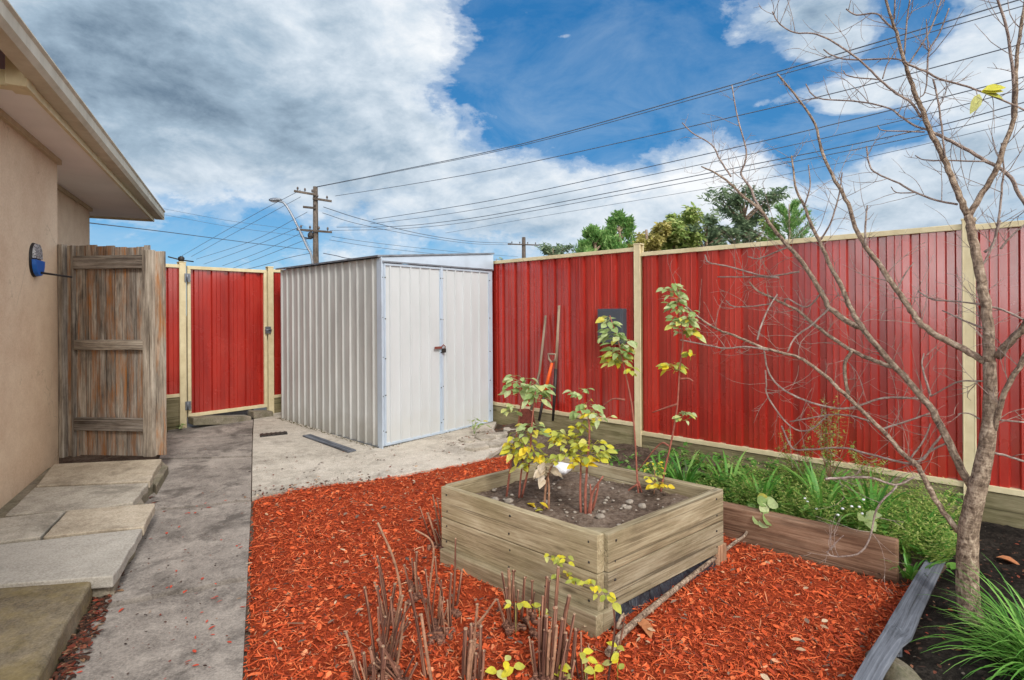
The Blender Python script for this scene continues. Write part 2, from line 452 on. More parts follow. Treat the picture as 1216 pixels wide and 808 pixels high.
    M['litter'] = island('leaf_litter', [(0, c(46, 34, 28)), (.5, c(92, 60, 44)), (.8, c(140, 58, 40)), (1, c(150, 120, 90))], .8, .05)
    M['straw'] = island('straw_litter', [(0, c(88, 76, 70)), (.4, c(134, 112, 96)), (.7, c(186, 150, 118)), (1, c(212, 188, 156))], .8, .05)
    M['dryleaf'] = island('dry_leaf', [(0, c(176, 112, 72)), (1, c(198, 134, 92))], .7, .1)
    M['tree_a'] = island('tree_leaves_pine', [(0, c(96, 146, 76)), (.5, c(134, 180, 100)), (1, c(176, 208, 130))], .6, .4)
    M['tree_b'] = island('tree_leaves_olive', [(0, c(120, 150, 76)), (.5, c(160, 182, 98)), (1, c(204, 212, 140))], .6, .4)
    M['tree_d'] = island('tree_leaves_tan', [(0, c(156, 154, 80)), (.5, c(188, 178, 100)), (1, c(216, 204, 136))], .6, .4)
    M['tree_c'] = island('tree_leaves_dark', [(0, c(92, 114, 88)), (.5, c(124, 148, 112)), (1, c(166, 184, 144))], .6, .4)
    # bark
    for nm, cs in (('bark', [(.38, c(84, 68, 58)), (.5, c(144, 124, 106)), (.62, c(196, 176, 154))]),
                   ('twig', [(.36, c(104, 88, 82)), (.5, c(156, 138, 128)), (.64, c(196, 180, 168))])):
        m, t = mat(nm); v = t.attr()
        a = t.noise(t.scale(v, (1, 2.2, 2.2)), 26, 6, .7, .8); b = t.noise(t.scale(v, (3.5, 1, 1)), 30, 3)
        f = t.m('ADD', t.m('MULTIPLY', a, .7), t.m('MULTIPLY', b, .3))
        t.out(t.ramp(f, cs), .9, t.bump(a, 1.0, .012), 0, .15); M[nm] = m
    m, t = mat('cane'); v = t.attr()
    a = t.noise(t.scale(v, (1.2, 60, 60)), 3, 4, .6)
    t.out(t.ramp(a, [(.36, c(60, 38, 32)), (.5, c(108, 70, 56)), (.64, c(160, 118, 94))]), .7, t.bump(a, .4, .003), 0, .25); M['cane'] = m
    M['cutwood'] = m_simple('cut_wood', c(158, 130, 106), .8, .25, 40)
    M['redcane'] = m_simple('red_cane', c(152, 92, 76), .6, .3, 40, bump=.3)
    M['tancane'] = m_simple('tan_cane', c(150, 112, 88), .7, .35, 40, bump=.4)
    m, t = mat('black_liner'); v = t.attr()
    a = t.noise(t.scale(v, (1, 1, .5)), 16, 3, .5, 1.5)
    t.out(t.ramp(a, [(.3, c(30, 32, 38)), (.7, c(56, 60, 68))]), .35, t.bump(a, .8, .02), 0, .5); M['liner'] = m
    # glass-like clear plastic
    m, t = mat('clear_plastic'); v = t.attr()
    a = t.ramp(t.noise(v, 60, 3, .6, 2), [(.42, c(70, 70, 78)), (.55, c(176, 176, 180))])
    t.out(a, .15, None, 0, .6); M['clear'] = m
mk_materials()

# ------------------------------------------------------------------ camera
cam = bpy.data.cameras.new('camera'); co = bpy.data.objects.new('camera', cam); COL.objects.link(co)
s_, c_ = math.sin(ROLL), math.cos(ROLL)
mw = Matrix(((c_, s_, 0, 0), (0, 0, -1, 0), (-s_, c_, 0, CAMZ), (0, 0, 0, 1)))
co.matrix_world = mw
cam.sensor_width = 36; cam.lens = 36 * F / 1216; cam.shift_y = -32 / 1216; cam.clip_start = .05; cam.clip_end = 2000
scene.camera = co

# ------------------------------------------------------------------ ground, path, slab
def grid_ground():
    mb = MB()
    ys = [-60, -20, -5, 0, 2, 4, 6, 8, 20, 60, 200, 900]; xs = [-900, -200, -60, -20, -8, -4, 0, 4, 8, 20, 60, 200, 900]
    vs = [(x, y, gz(x, y) - .012) for y in ys for x in xs]; nx = len(xs)
    fs = [(j * nx + i, j * nx + i + 1, (j + 1) * nx + i + 1, (j + 1) * nx + i) for j in range(len(ys) - 1) for i in range(nx - 1)]
    mb.add(vs, fs)
    return struct(mb.build('ground', M['soil'], loc=V((0, 0, 0))))
grid_ground()

def px_poly(pts, dz=0): return [G(a, b, dz) for a, b in pts]
def gtop(dz): return lambda x, y: gz(x, y) + dz
# path as cast bays with thin gaps (cracks)
def lerp(a, b, t): return a + (b - a) * t
PR = [G(301, 490), G(299, 530), G(298, 600), G(294, 690), G(288, 808)]     # right edge
PRn = (PR[-1] - PR[0]).normalized()
PL = [G(205, 496), G(193, 548), G(160, 640), G(132, 716), G(86, 808)]
def edgeR(py): 
    for i in range(4):
        y0, y1 = [490, 530, 600, 690, 808][i:i + 2]
        if py <= y1 or i == 3: return G(lerp([301, 299, 298, 294, 288][i], [301, 299, 298, 294, 288][i + 1], (py - y0) / (y1 - y0)), py)
def edgeL(py):
    L = [(205, 496), (189, 548), (150, 640), (122, 716), (70, 808)]
    for i in range(4):
        if py <= L[i + 1][1] or i == 3:
            t = (py - L[i][1]) / (L[i + 1][1] - L[i][1]); return G(lerp(L[i][0], L[i + 1][0], t), py)
def wob(p, q, n=9, amp=.03, seed=0):
    out = []
    d = (q - p); nn = V((-d.y, d.x, 0)).normalized()
    for i in range(n + 1):
        t = i / n; k = amp * mnoise.noise(V((t * 6 + seed, seed, 0))) * (0 if i in (0, n) else 1)
        out.append(p + d * t + nn * k)
    return out
mb = MB()
bays = [(496, 500, 0), (524, 519, 1), (548, 545, 2), (612, 598, 3), (728, 692, 4), (1080, 1060, 5)]
for i in range(len(bays) - 1):
    l0, r0, s0 = bays[i]; l1, r1, s1 = bays[i + 1]
    a = wob(edgeL(l0), edgeR(r0), seed=s0 * 3.1); b = wob(edgeL(l1), edgeR(r1), seed=s1 * 3.1)
    gap = .026
    da = (b[0] - a[0]).normalized() * gap
    poly = [p + da for p in a] + [p - da for p in reversed(b)]
    mb.prism(poly, gtop(-.05), gtop(0.022 if i % 2 else .02))
struct(mb.build('path', M['path'], loc=V((-2, 3, 0))))

# pale slab in front of and below the shed
mb = MB()
slabpts = [G(302, 487), G(300, 530), G(299, 594), G(371, 580), G(443, 573), G(515, 560), G(575, 548), G(600, 532), G(586, 512)]
poly = slabpts + [A(4.8, 4.6, 0), A(4.86, 7.2, 0), A(2.95, 7.2, 0)]
mb.prism(poly, gtop(-.04), gtop(.026), (5, 3, 0))
struct(mb.build('concrete_slab', M['slab'], bevel=.004, loc=V((-1, 6, 0))))
# grating and strips on the slab
mb = MB(); g = G(325, 516, .03)
mb.obox(g, (D3 * .06), P3 * .14, UP * .008)
for i in range(6): mb.obox(g + P3 * (-.115 + i * .046) + UP * .011, D3 * .05, P3 * .010, UP * .004)
tag(mb.build('drain_grate', M['darkmetal']), 'small dark drain grate set in the concrete near the red gate', 'drain grate')
mb = MB()
p, q = G(364, 517, .036), G(418, 536, .036); mb.bar(p, q, .012, .09, UP)
tag(mb.build('timber_offcut', M['greyboard']), 'dark grey strip lying on the slab along the left side of the shed', 'offcut')

# gate threshold step
mb = MB()
a0, b0 = onB(222, 491, 7.22), onB(316, 489, 7.22)
for k in range(2):
    p = lerp(a0, b0, k * .74 + .02); q = lerp(a0, b0, .73 if k == 0 else 1.03)
    mb.obox(V(((p.x + q.x) / 2, (p.y + q.y) / 2, .155)) - E3 * .06, (q - p) * .5, E3 * .10, UP * .045)
tag(mb.build('step', M['rubble'], bevel=.01), 'low worn concrete step under the red gate', 'step')

# ------------------------------------------------------------------ flagstones
FZ = .14
mb = MB()
stones = [
    ([(64, 551), (192, 545), (178, 571), (43, 577)], 'a'),
    ([(41, 579), (176, 573.5), (158, 596), (112, 604), (6, 612)], 'b'),
    ([(2, 615), (78, 606.5), (48, 637), (-60, 652), (-70, 628)], 'c'),
    ([(81, 606), (184, 597.5), (171, 625), (51, 637.5)], 'd'),
    ([(-80, 657), (0, 646.5), (169, 627.5), (134, 684), (0, 694), (-90, 706)], 'e')]
ths = {'a': (.14, M['stone2']), 'b': (.135, M['stone']), 'c': (.135, M['stone']), 'd': (.145, M['stone2']), 'e': (.14, M['stone3'])}
lbl = {'a': 'tan flagstone at the foot of the old timber gate', 'b': 'long pale flagstone second from the timber gate',
       'c': 'pale flagstone against the house wall at the left edge', 'd': 'tan flagstone with a thick edge beside the path, middle of the landing',
       'e': 'smooth grey flagstone nearest the camera, beside the mossy block'}
for pts, k in stones:
    h, mm = ths[k]
    ref = .14
    P = px_poly(pts, h); mbs = MB(); PP = []
    for i in range(len(P)): PP += wob(P[i], P[(i + 1) % len(P)], 6, .012, i * 2.3 + ord(k))[:-1]
    mbs.prism(PP, gtop(h - .06), gtop(h), (ord(k) * 1.7, 0, 0))
    o = mbs.build('flagstone', mm, bevel=.007)
    tag(o, lbl[k], 'flagstone', 'flagstones of the landing by the house')
# bed below the stones
mb = MB()
P = px_poly([(60, 553), (190, 548), (186, 566), (168, 590), (178, 604), (166, 628), (136, 688), (100, 694), (-100, 712), (-120, 640)], .10)
PP = []
for i in range(len(P)): PP += wob(P[i], P[(i + 1) % len(P)], 6, .02, i * 3.3)[:-1]
mb.prism(PP, gtop(-.05), gtop(.088))
mb.prism(px_poly([(191, 549), (200, 556), (186, 580), (179, 574)], .07), gtop(-.02), gtop(.09))
struct(mb.build('landing_base', M['rubble'], bevel=.008))
# mossy block
mb = MB()
e0 = G(113, 680, .12); e1 = G(43, 808, .12); dd = (e1 - e0); 
Q = [e0, e0 + dd * 2.4, e0 + dd * 2.4 + V((-1.6, .1, 0)), G(-160, 705, .12)]
PP = []
for i in range(4): PP += wob(Q[i], Q[(i + 1) % 4], 14, .012, i * 1.3)[:-1]
mb.prism(PP, gtop(-.05), gtop(.12))
tag(mb.build('concrete_step', M['mossblock'], bevel=.014), 'dark mossy concrete step with a yellow lichen edge in the bottom left corner', 'step')

# ------------------------------------------------------------------ house
SZ = 2.87
hs = thing('house', 'tan rendered house with cream gutter and white eaves at the left', 'house', H(-1.8, 4, 0))
mb = MB()
def wallbox(mb, lat0, lat1, al0, al1, z0, z1):
    mb.obox(H((lat0 + lat1) / 2, (al0 + al1) / 2, (z0 + z1) / 2), D3 * ((al1 - al0) / 2), P3 * ((lat1 - lat0) / 2), UP * ((z1 - z0) / 2), (0, 0, 0))
W1 = onH(70, 552, -1.5); al_c = W1.dot(D3)
wallbox(mb, -1.8, -1.5, 2.2, al_c, -.1, SZ)
wallbox(mb, -7, -1.802, 2.2, 2.5, -.1, SZ)
wallbox(mb, -2.1, -1.8, al_c - .3, 8.9, -.1, SZ)
wallbox(mb, -7, -2.102, 8.6, 8.9, -.1, SZ)
wall = mb.build('wall', M['render'], hs)
# eave soffit
ec = onH(183, 261, -1.17).dot(D3)          # far end of the eave
en = 4.42
mb = MB(); wallbox(mb, -7, -1.19, en, ec - .02, SZ, SZ + .02)
mb.build('soffit', M['soffit'], hs)
mb = MB()
wallbox(mb, -1.5, -1.47, en, al_c + .02, SZ - .045, SZ - .001)
wallbox(mb, -1.8, -1.77, al_c, 8.92, SZ - .045, SZ - .001)
wallbox(mb, -2.0, -1.8, 8.9, 8.93, SZ - .045, SZ - .001)
mb.build('cornice_bead', M['eave'], hs)
mb = MB()
wallbox(mb, -1.19, -1.165, en - .1, ec, SZ - .03, SZ + .16)
wallbox(mb, -1.19, -1.165, -3, en - .102, SZ + .07, SZ + .16)
wallbox(mb, -7, -1.192, ec - .022, ec, SZ - .03, SZ + .16)
wallbox(mb, -1.45, -1.40, -3, en - .15, SZ + .06, SZ + .20)
mb.build('fascia', M['cream'], hs, bevel=.003)
mb = MB(); wallbox(mb, -7, -1.26, en - .10, en - .02, SZ - .02, SZ + .08)
wallbox(mb, -1.26, -1.158, en - .18, en - .015, SZ - .035, SZ + .155)
mb.build('beam', M['cream'], hs, bevel=.004)
# gutter: quad profile
mb = MB()
prof = [(-1.163, SZ + .02), (-1.07, SZ + .02), (-1.045, SZ + .05), (-1.045, SZ + .12), (-1.03, SZ + .135), (-1.035, SZ + .15), (-1.055, SZ + .15), (-1.06, SZ + .055), (-1.075, SZ + .035), (-1.163, SZ + .035)]
vs = [H(l, a_, z) for a_ in (-3, ec + .04) for (l, z) in prof]; k = len(prof)
fs = [(i, (i + 1) % k, k + (i + 1) % k, k + i) for i in range(k)] + [tuple(range(k))[::-1], tuple(range(k, 2 * k))]
mb.add(vs, fs)
mb.prism([H(-1.163, ec + .03), H(-1.045, ec + .03), H(-1.045, ec + .05), H(-1.163, ec + .05)], SZ + .015, SZ + .155)
mb.build('gutter', M['gutter'], hs)
mb = MB()
vs = []
for al in (-3, ec + .06):
    for (l, z) in ((-1.10, SZ + .165), (-1.10, SZ + .185), (-5, SZ + 1.7), (-5, SZ + 1.68)): vs.append(H(l, al, z))
mb.add(vs, [(0, 1, 2, 3), (7, 6, 5, 4), (0, 4, 5, 1), (1, 5, 6, 2), (2, 6, 7, 3), (3, 7, 4, 0)])
mb.build('roof', M['rooftile'], hs)

# blue bracket on the wall
wc = onH(40, 309, -1.5)
lt = thing('wall_feeder', 'blue and clear plastic cup with a black rod on the tan house wall', 'wall feeder', wc)
def oval(mb, cc, w, h, d0, d1, z0=-1, z1=1, n=24):
    pts = []
    for i in range(n):
        t = 2 * math.pi * i / n
        x = math.cos(t); z = math.sin(t)
        z = math.copysign(abs(z) ** .8, z)
        zz = max(z0, min(z1, z))
        pts.append((x * w, zz * h))
    vs = [cc + D3 * x + UP * z + P3 * d0 for x, z in pts] + [cc + D3 * x * .93 + UP * (z * .95) + P3 * d1 for x, z in pts]
    mb.add(vs, [tuple(range(n))[::-1], tuple(range(n, 2 * n))] + [(i, (i + 1) % n, n + (i + 1) % n, n + i) for i in range(n)])
S1 = wc.y / F
mb = MB(); oval(mb, wc, .115, 20.5 * S1, .0, .018); mb.build('back_plate', M['blackrod'], lt)
mb = MB(); oval(mb, wc + UP * .015, .098, 17.5 * S1, .018, .035, -.05, 1); mb.build('clear_cover', M['clear'], lt)
mb = MB(); oval(mb, wc, .117, 19.8 * S1, .018, .045, -1, -.02); mb.build('cup', M['blue'], lt, bevel=.004)
mb = MB(); r0 = wc + P3 * .05 - UP * 15 * S1; r1 = D(86, 329.5, wc.y + .12)
mb.tube([r0 - P3 * .02, r0, r1], [.012, .009, .007], 8); mb.build('rod', M['blackrod'], lt)

# ------------------------------------------------------------------ old timber gate
gl = H(-1.5, al_c, 0) + P3 * .03 + D3 * .0
gL = V((gl.x, gl.y, 0)); gR = D(195, 545, 4.86); gR.z = 0
gdir = (gR - gL).normalized(); gn = V((gdir.y, -gdir.x, 0))    # towards the camera
gw = (gR - gL).length
GZ = .185
gt = thing('timber_gate', 'old grey paling gate stained orange, standing open against the house corner', 'timber gate', gL + UP * GZ)
ztop = 2.10
pal = [0.115, .215, .315, .40, .48, .585, .675, .745, .80]
def gp(u, n_, z): return gL + gdir * u + gn * n_ + UP * z
for i in range(len(pal) - 1):
    mb = MB(); u0, u1 = pal[i] * gw / .92, pal[i + 1] * gw / .92
    top = ztop - .002 - .03 * (u0 / gw) + random.uniform(-.018, .01)
    mb.obox(gp((u0 + u1) / 2, -.012 + random.uniform(-.003, .003), (top + GZ) / 2), UP * (top - GZ) / 2, gdir * ((u1 - u0) / 2 - .0035), gn * .009)
    mb.build('paling', M['gatewood'], gt, bevel=.002)
mb = MB(); mb.obox(gp(.075 * gw / .92 + .02, -.012, 1.13), UP * (ztop - GZ) / 2, gdir * .052, gn * .010); mb.build('paling', M['gatewood'], gt, bevel=.003)
mb = MB(); mb.obox(gp(.006, .0, 1.13), UP * (ztop - GZ + .02) / 2, gdir * .022, gn * .03); mb.build('gate_post', M['gateframe'], gt, bevel=.004)
mb = MB(); mb.obox(gp(.125, .012, 1.13), UP * (ztop - GZ) / 2, gdir * .012, gn * .02); mb.build('edge_batten', M['gateframe'], gt, bevel=.003)
for (py, hh) in ((311, .060), (410, .046), (505, .058)):
    z = D(140, py, 4.85).z
    mb = MB(); mb.obox(gp(.50 * gw + .0, .018, z), gdir * (.355 * gw), UP * hh, gn * .018); mb.build('rail', M['gateframe'], gt, bevel=.005)
mb = MB(); mb.obox(gp(.875 * gw, .016, 1.11), UP * (ztop - .07 - GZ) / 2, gdir * .05, gn * .022); mb.build('stile', M['gateframe'], gt, bevel=.005)
mb = MB(); mb.obox(gp(.965 * gw, -.008, 1.11), UP * (ztop - .09 - GZ) / 2, gdir * .046, gn * .012); mb.build('paling', M['gatewood'], gt, bevel=.003)

# ------------------------------------------------------------------ red steel fence
PER = .2
def fprof(w, off=0.0):
    base = [(0, 0), (.043, 0), (.046, .007), (.049, 0), (.088, 0), (.091, .007), (.094, 0), (.137, 0), (.147, -.027), (.189, -.027)]
    out = []
    k = -1
    while True:
        for (u, d) in base:
            x = u + k * PER + off
            if x > w: break
            if x >= 0: out.append((x, d))
        k += 1
        if k * PER + off > w: break
    if out[0][0] > 0: out.insert(0, (0, out[0][1]))
    if out[-1][0] < w: out.append((w, out[-1][1]))
    return out
FA = 4.88
zt1, zb1 = 2.035, .24     # middle panel
def fence(label, P0, du, dn, bays, plinth_z=.0):
    """bays: list of (u0,u1,zb,zt). dn towards the yard"""
    t = thing('metal_fence', label, 'fence', V((P0.x, P0.y, 0)))
    for (u0, u1, zb, zt) in bays:
        w = u1 - u0 - .06
        mb = MB(); mb.sheet(fprof(w, .03), P0 + du * (u0 + .03) + dn * .012, du, dn, zb + .02, zt - .02); mb.build('steel_sheet', M['red'], t)
        for z, nm in ((zt - .01, 'top_rail'), (zb + .012, 'bottom_rail')):
            mb = MB(); mb.obox(P0 + du * ((u0 + u1) / 2) + UP * z, du * (w / 2 + .004), dn * .028, UP * .02); mb.build(nm, M['cream'], t, bevel=.003)
        mb = MB()
        L = (u1 - u0) / 2 - .035
        h = zb - .012
        mb.obox(P0 + du * ((u0 + u1) / 2) + UP * ((h - .15) / 2) - dn * .002, du * L, dn * .022, UP * ((h + .15) / 2))
        mb.build('plinth_board', M['plinth'], t, bevel=.004)
    us = sorted(set([b[0] for b in bays] + [b[1] for b in bays]))
    for u in us:
        zt = max([b[3] for b in bays if abs(b[0] - u) < .01 or abs(b[1] - u) < .01]) + .035
        mb = MB()
        c0 = P0 + du * u
        # H-section post: two flanges and a web, capped
        mb.obox(c0 + dn * .034 + UP * ((zt - .2) / 2), UP * ((zt + .2) / 2), du * .036, dn * .005)
        mb.obox(c0 + dn * .031 - du * .030 + UP * ((zt - .2) / 2), UP * ((zt + .197) / 2), du * .004, dn * .010)
        mb.obox(c0 + dn * .031 + du * .030 + UP * ((zt - .2) / 2), UP * ((zt + .197) / 2), du * .004, dn * .010)
        mb.obox(c0 - dn * .034 + UP * ((zt - .2) / 2), UP * ((zt + .2) / 2), du * .036, dn * .005)
        mb.obox(c0 + UP * ((zt - .2) / 2), UP * ((zt + .19) / 2), du * .006, dn * .029)
        mb.build('post', M['cream'], t, bevel=.002)
        mb = MB(); mb.obox(c0 + UP * (zt + .004), UP * .006, du * .040, dn * .043); mb.build('post_cap', M['cream'], t, bevel=.003)
    return t
b1 = onA(759, 400, FA).dot(E3); b2 = onA(1151, 400, FA).dot(E3)
P0 = A(FA, 7.25, 0)
fr = fence('red ribbed steel fence with cream posts and rails along the right side', P0, -E3, -N3,
           [(7.25 - 5.15, 7.25 - b1, .315, 2.09), (7.25 - b1, 7.25 - b2, zb1, zt1), (7.25 - b2, 7.25 - b2 + 2.5, zb1, zt1 - .01), (7.25 - b2 + 2.5, 7.25 - b2 + 5, zb1, zt1 - .01), (.0, 7.25 - 5.15, .33, 2.10)])
# back fence: either side of the steel gate
BB = 7.25
gx0 = onB(216, 400, BB).dot(N3); gx1 = onB(320.5, 400, BB).dot(N3)
zg = onB(270, 319, BB).z
fb = fence('red ribbed steel fence behind the shed beside the gate', A(gx1, BB, 0), N3, -E3, [(0, FA - gx1 - .06, onB(325, 472, BB).z, zg + .01)])
fl = fence('short red ribbed fence between the steel gate and the timber gate', A(gx0 - 2.4, BB, 0), N3, -E3, [(0, 2.4, onB(200, 472, BB).z, zg + .005)])
# steel gate
gg = thing('metal_gate', 'red ribbed steel garden gate in a cream frame', 'gate', A((gx0 + gx1) / 2, BB, .22))
ga, gb = gx0 + .055, gx1 - .05
z0, z1 = onB(270, 489, BB).z, zg
mb = MB(); mb.sheet(fprof(gb - ga - .05, .06), A(ga + .025, BB - .0, 0), N3, -E3, z0 + .03, z1 - .03); mb.build('steel_sheet', M['red'], gg)
for nm, cc, hx, hz in (('frame_rail', A((ga + gb) / 2, BB - .005, z1 - .015), (gb - ga) / 2, .02), ('frame_rail', A((ga + gb) / 2, BB - .005, z0 + .015), (gb - ga) / 2, .02)):
    mb = MB(); mb.obox(cc, N3 * hx, E3 * .022, UP * hz); mb.build(nm, M['cream'], gg, bevel=.003)
for aa in (ga + .018, gb - .018):
    mb = MB(); mb.obox(A(aa, BB - .005, (z0 + z1) / 2), UP * ((z1 - z0) / 2 - .036), N3 * .018, E3 * .021); mb.build('frame_stile', M['cream'], gg, bevel=.003)
for z in (z1 - .14, z0 + .14):
    mb = MB(); mb.obox(A(ga - .006, BB - .045, z), UP * .05, N3 * .03, E3 * .006); mb.tube([A(ga - .012, BB - .056, z - .05), A(ga - .012, BB - .056, z + .05)], .009, 8)
    mb.build('hinge', M['galv'], gg)
zl = onB(318, 392, BB).z
mb = MB(); mb.obox(A(gb + .005, BB - .05, zl), UP * .045, N3 * .035, E3 * .008); mb.tube([A(gb - .04, BB - .062, zl), A(gb + .05, BB - .062, zl)], .008, 8); mb.build('latch', M['galv'], gg)
# broken twig ball on the gate post top: small aerial tie
mb = MB(); pt = A(gx0, BB, zg + .07)
mb.tube([pt - N3 * .14 + UP * .03, pt, pt + N3 * .13 - UP * .01], .008, 6); mb.lump(pt + UP * .012, .035, .035, .035, .3)
tag(mb.build('wire_tie', M['darkmetal']), 'dark twisted wire tie on top of the post left of the red gate', 'wire tie')

# grey box on fence
mb = MB()
pA, pB = onA(709, 367, FA - .1), onA(739, 409, FA - .1)
cc = (pA + pB) / 2; hw = abs((pB - pA).dot(E3)) / 2; hh = abs(pA.z - pB.z) / 2
bx = thing('wall_box', 'dark grey square box mounted high on the red fence', 'box', cc + N3 * .05)
mb.obox(cc + N3 * .05, E3 * hw, UP * hh, N3 * .045); mb.build('housing', M['boxgrey'], bx, bevel=.006)
mb = MB(); mb.obox(cc + N3 * .001, E3 * (hw - .012), UP * (hh - .012), N3 * .005); mb.build('lid', M['boxgrey'], bx, bevel=.004)

# ------------------------------------------------------------------ garden shed
SA0, SA1, SB0, SB1 = 3.18, 4.80, 4.68, 6.86
zs = .085
zl0 = 2.02; zr = 2.17
sh = thing('garden_shed', 'white ribbed metal garden shed with double doors and a flat sloping roof', 'shed', A((SA0 + SA1) / 2, (SB0 + SB1) / 2, zs))
def sprof(w, per=.145, rw=.032, h=.017, off=.03):
    out = [(0, 0)]; u = off
    while u + rw + .012 < w:
        out += [(u, 0), (u + .007, h), (u + .007 + rw - .014, h), (u + rw, 0)]; u += per
    out.append((w, 0)); return out
def rz(a): return zl0 + (zr - zl0) * (a - SA0) / (SA1 - SA0)
mb = MB(); mb.sheet(sprof(SB1 - SB0), A(SA0, SB1, 0), -E3, -N3, zs, zl0 - .005); mb.build('side_wall', M['shed'], sh)
mb = MB(); mb.sheet(sprof(SB1 - SB0), A(SA1, SB0, 0), E3, N3, zs, zr - .01); mb.build('side_wall', M['shed'], sh)
mb = MB(); mb.sheet(sprof(SA1 - SA0), A(SA0, SB1, 0), N3, E3, zs, lambda u: rz(SA0 + u) - .01); mb.build('back_wall', M['shed'], sh)
am = 3.985; zd = 1.985
for (a0_, a1_) in ((SA0 + .045, am - .004), (am + .004, SA1 - .045)):
    w = a1_ - a0_
    mb = MB(); mb.sheet(sprof(w - .03, .13, .024, .015, .05), A(a0_ + .015, SB0 - .012, 0), N3, -E3, zs + .045, zd - .035)
    dr = mb.build('door', M['door'], sh)
    mb = MB()
    for aa in (a0_ + .010, a1_ - .010): mb.obox(A(aa, SB0 - .014, (zs + zd) / 2 + .005), UP * ((zd - zs) / 2 - .03), N3 * .010, E3 * .010)
    for zz in (zs + .035, zd - .03): mb.obox(A((a0_ + a1_) / 2, SB0 - .015, zz), N3 * (w / 2 - .001), E3 * .012, UP * .012)
    mb.build('door_frame', M['trim'], dr, bevel=.002)
# screws on frames
mb = MB()
for aa in (SA0 + .022, SA0 + .055, am - .014, am + .014, SA1 - .05):
    for zz in (.25, .62, 1.0, 1.4, 1.83):
        mb.obox(A(aa, SB0 - .028, zz + random.uniform(-.02, .02)), UP * .005, N3 * .005, E3 * .003)
mb.build('screws', M['darkmetal'], sh)
mb = MB(); mb.obox(A(SA0 - .006, SB0 - .018, (zs + zl0) / 2), UP * ((zl0 - zs) / 2), N3 * .006, E3 * .042)
mb.obox(A(SA0 + .022, SB0 - .016, (zs + zl0) / 2), UP * ((zl0 - zs) / 2 - .001), N3 * .021, E3 * .006); mb.build('corner_trim', M['trim'], sh, bevel=.002)
mb = MB(); mb.obox(A(SA1 - .022, SB0 - .016, (zs + 2.0) / 2), UP * ((2.0 - zs) / 2), N3 * .022, E3 * .008); mb.build('corner_trim', M['trim'], sh, bevel=.002)
mb = MB(); mb.obox(A(am, SB0 - .027, (zs + zd) / 2), UP * ((zd - zs) / 2 - .01), N3 * .012, E3 * .003); mb.build('door_strip', M['trim'], sh)
# fascia over doors (tapering)
mb = MB(); w = SA1 - SA0
for (th, o1) in ((.010, .034),):
    vs = [A(SA0 - .01, SB0 - o1, zd - .012), A(SA1 + .01, SB0 - o1, zd - .012), A(SA1 + .01, SB0 - o1, zr + .0), A(SA0 - .01, SB0 - o1, zl0 + .0)]
    vs += [p + E3 * th for p in vs]
    mb.add(vs, [(0, 1, 2, 3), (7, 6, 5, 4), (0, 4, 5, 1), (1, 5, 6, 2), (2, 6, 7, 3), (3, 7, 4, 0)])
mb.build('fascia', M['trim'], sh)
mb = MB(); mb.bar(A(SA0, SB0 - .037, zd - .004), A(SA1, SB0 - .037, zd - .004), .006, .016, E3)
mb.build('door_header', M['galv'], sh)
mb = MB(); ov = .045
vs = [A(SA0 - ov, SB0 - ov, zl0 + .002), A(SA1 + .02, SB0 - ov, zr + .006), A(SA1 + .02, SB1 + ov, zr + .006), A(SA0 - ov, SB1 + ov, zl0 + .002)]
vs += [p + UP * .018 for p in vs]
mb.add(vs, [(3, 2, 1, 0), (4, 5, 6, 7), (0, 1, 5, 4), (1, 2, 6, 5), (2, 3, 7, 6), (3, 0, 4, 7)])
mb.build('roof', M['galv'], sh)
mb = MB(); mb.obox(A((SA0 + SA1) / 2, SB0 - .014, zs + .012), N3 * (SA1 - SA0) * .5, E3 * .014, UP * .012)
mb.obox(A(SA0 - .010, (SB0 + SB1) / 2, zs + .012), E3 * ((SB1 - SB0) / 2), N3 * .009, UP * .012); mb.build('base_channel', M['galv'], sh)
lk = onB(523, 413, SB0 - .04)
mb = MB(); mb.obox(lk - N3 * .03, N3 * .05, UP * .013, E3 * .006); mb.tube([lk + N3 * .02 + UP * .01, lk + N3 * .045 + UP * .03, lk + N3 * .07 + UP * .01, lk + N3 * .065 - UP * .02], .006, 8)
mb.build('hasp', M['rust'], sh)
mb = MB(); mb.obox(lk + N3 * .045 - UP * .035 - E3 * .005, N3 * .026, UP * .024, E3 * .012); mb.build('padlock', M['darkmetal'], sh, bevel=.005)

# ------------------------------------------------------------------ tools leaning on the fence
def toolpt(px, py, a): return onA(px, py, a)
t = thing('shovel', 'old shovel with grey handle and rusty blade leaning on the fence beside the shed', 'shovel', toolpt(620, 520, 4.55))
mb = MB(); mb.tube([toolpt(648, 375, 4.83), toolpt(641, 440, 4.72), toolpt(631, 487, 4.62)], [.013, .015, .017], 8); mb.build('handle', M['handle'], t)
mb = MB(); c0 = toolpt(627, 497, 4.58)
pr = [(-.11, .09), (-.115, -.06), (-.07, -.16), (0, -.2), (.07, -.16), (.115, -.06), (.11, .09), (.03, .11), (-.03, .11)]
vs = []
for kx in (0, 1):
    for (x, z) in pr: vs.append(c0 - E3 * x + UP * z - N3 * (.02 + .03 * (1 - (x / .115) ** 2) * -1 + z * .25 + .004 * kx))
m_ = len(pr); mb.add(vs, [tuple(range(m_)), tuple(range(m_, 2 * m_))[::-1]] + [(i, i + m_, (i + 1) % m_ + m_, (i + 1) % m_) for i in range(m_)])
mb.build('blade', M['rust'], t)
t = thing('digging_bar', 'long weathered wooden pole tool with dark iron tip, tallest against the red fence', 'garden tool', toolpt(657, 502, 4.78))
mb = MB(); mb.tube([toolpt(664, 363, 4.82), toolpt(662, 400, 4.80), toolpt(660, 440, 4.78)], [.014, .016, .018], 8); mb.build('handle', M['handle'], t)
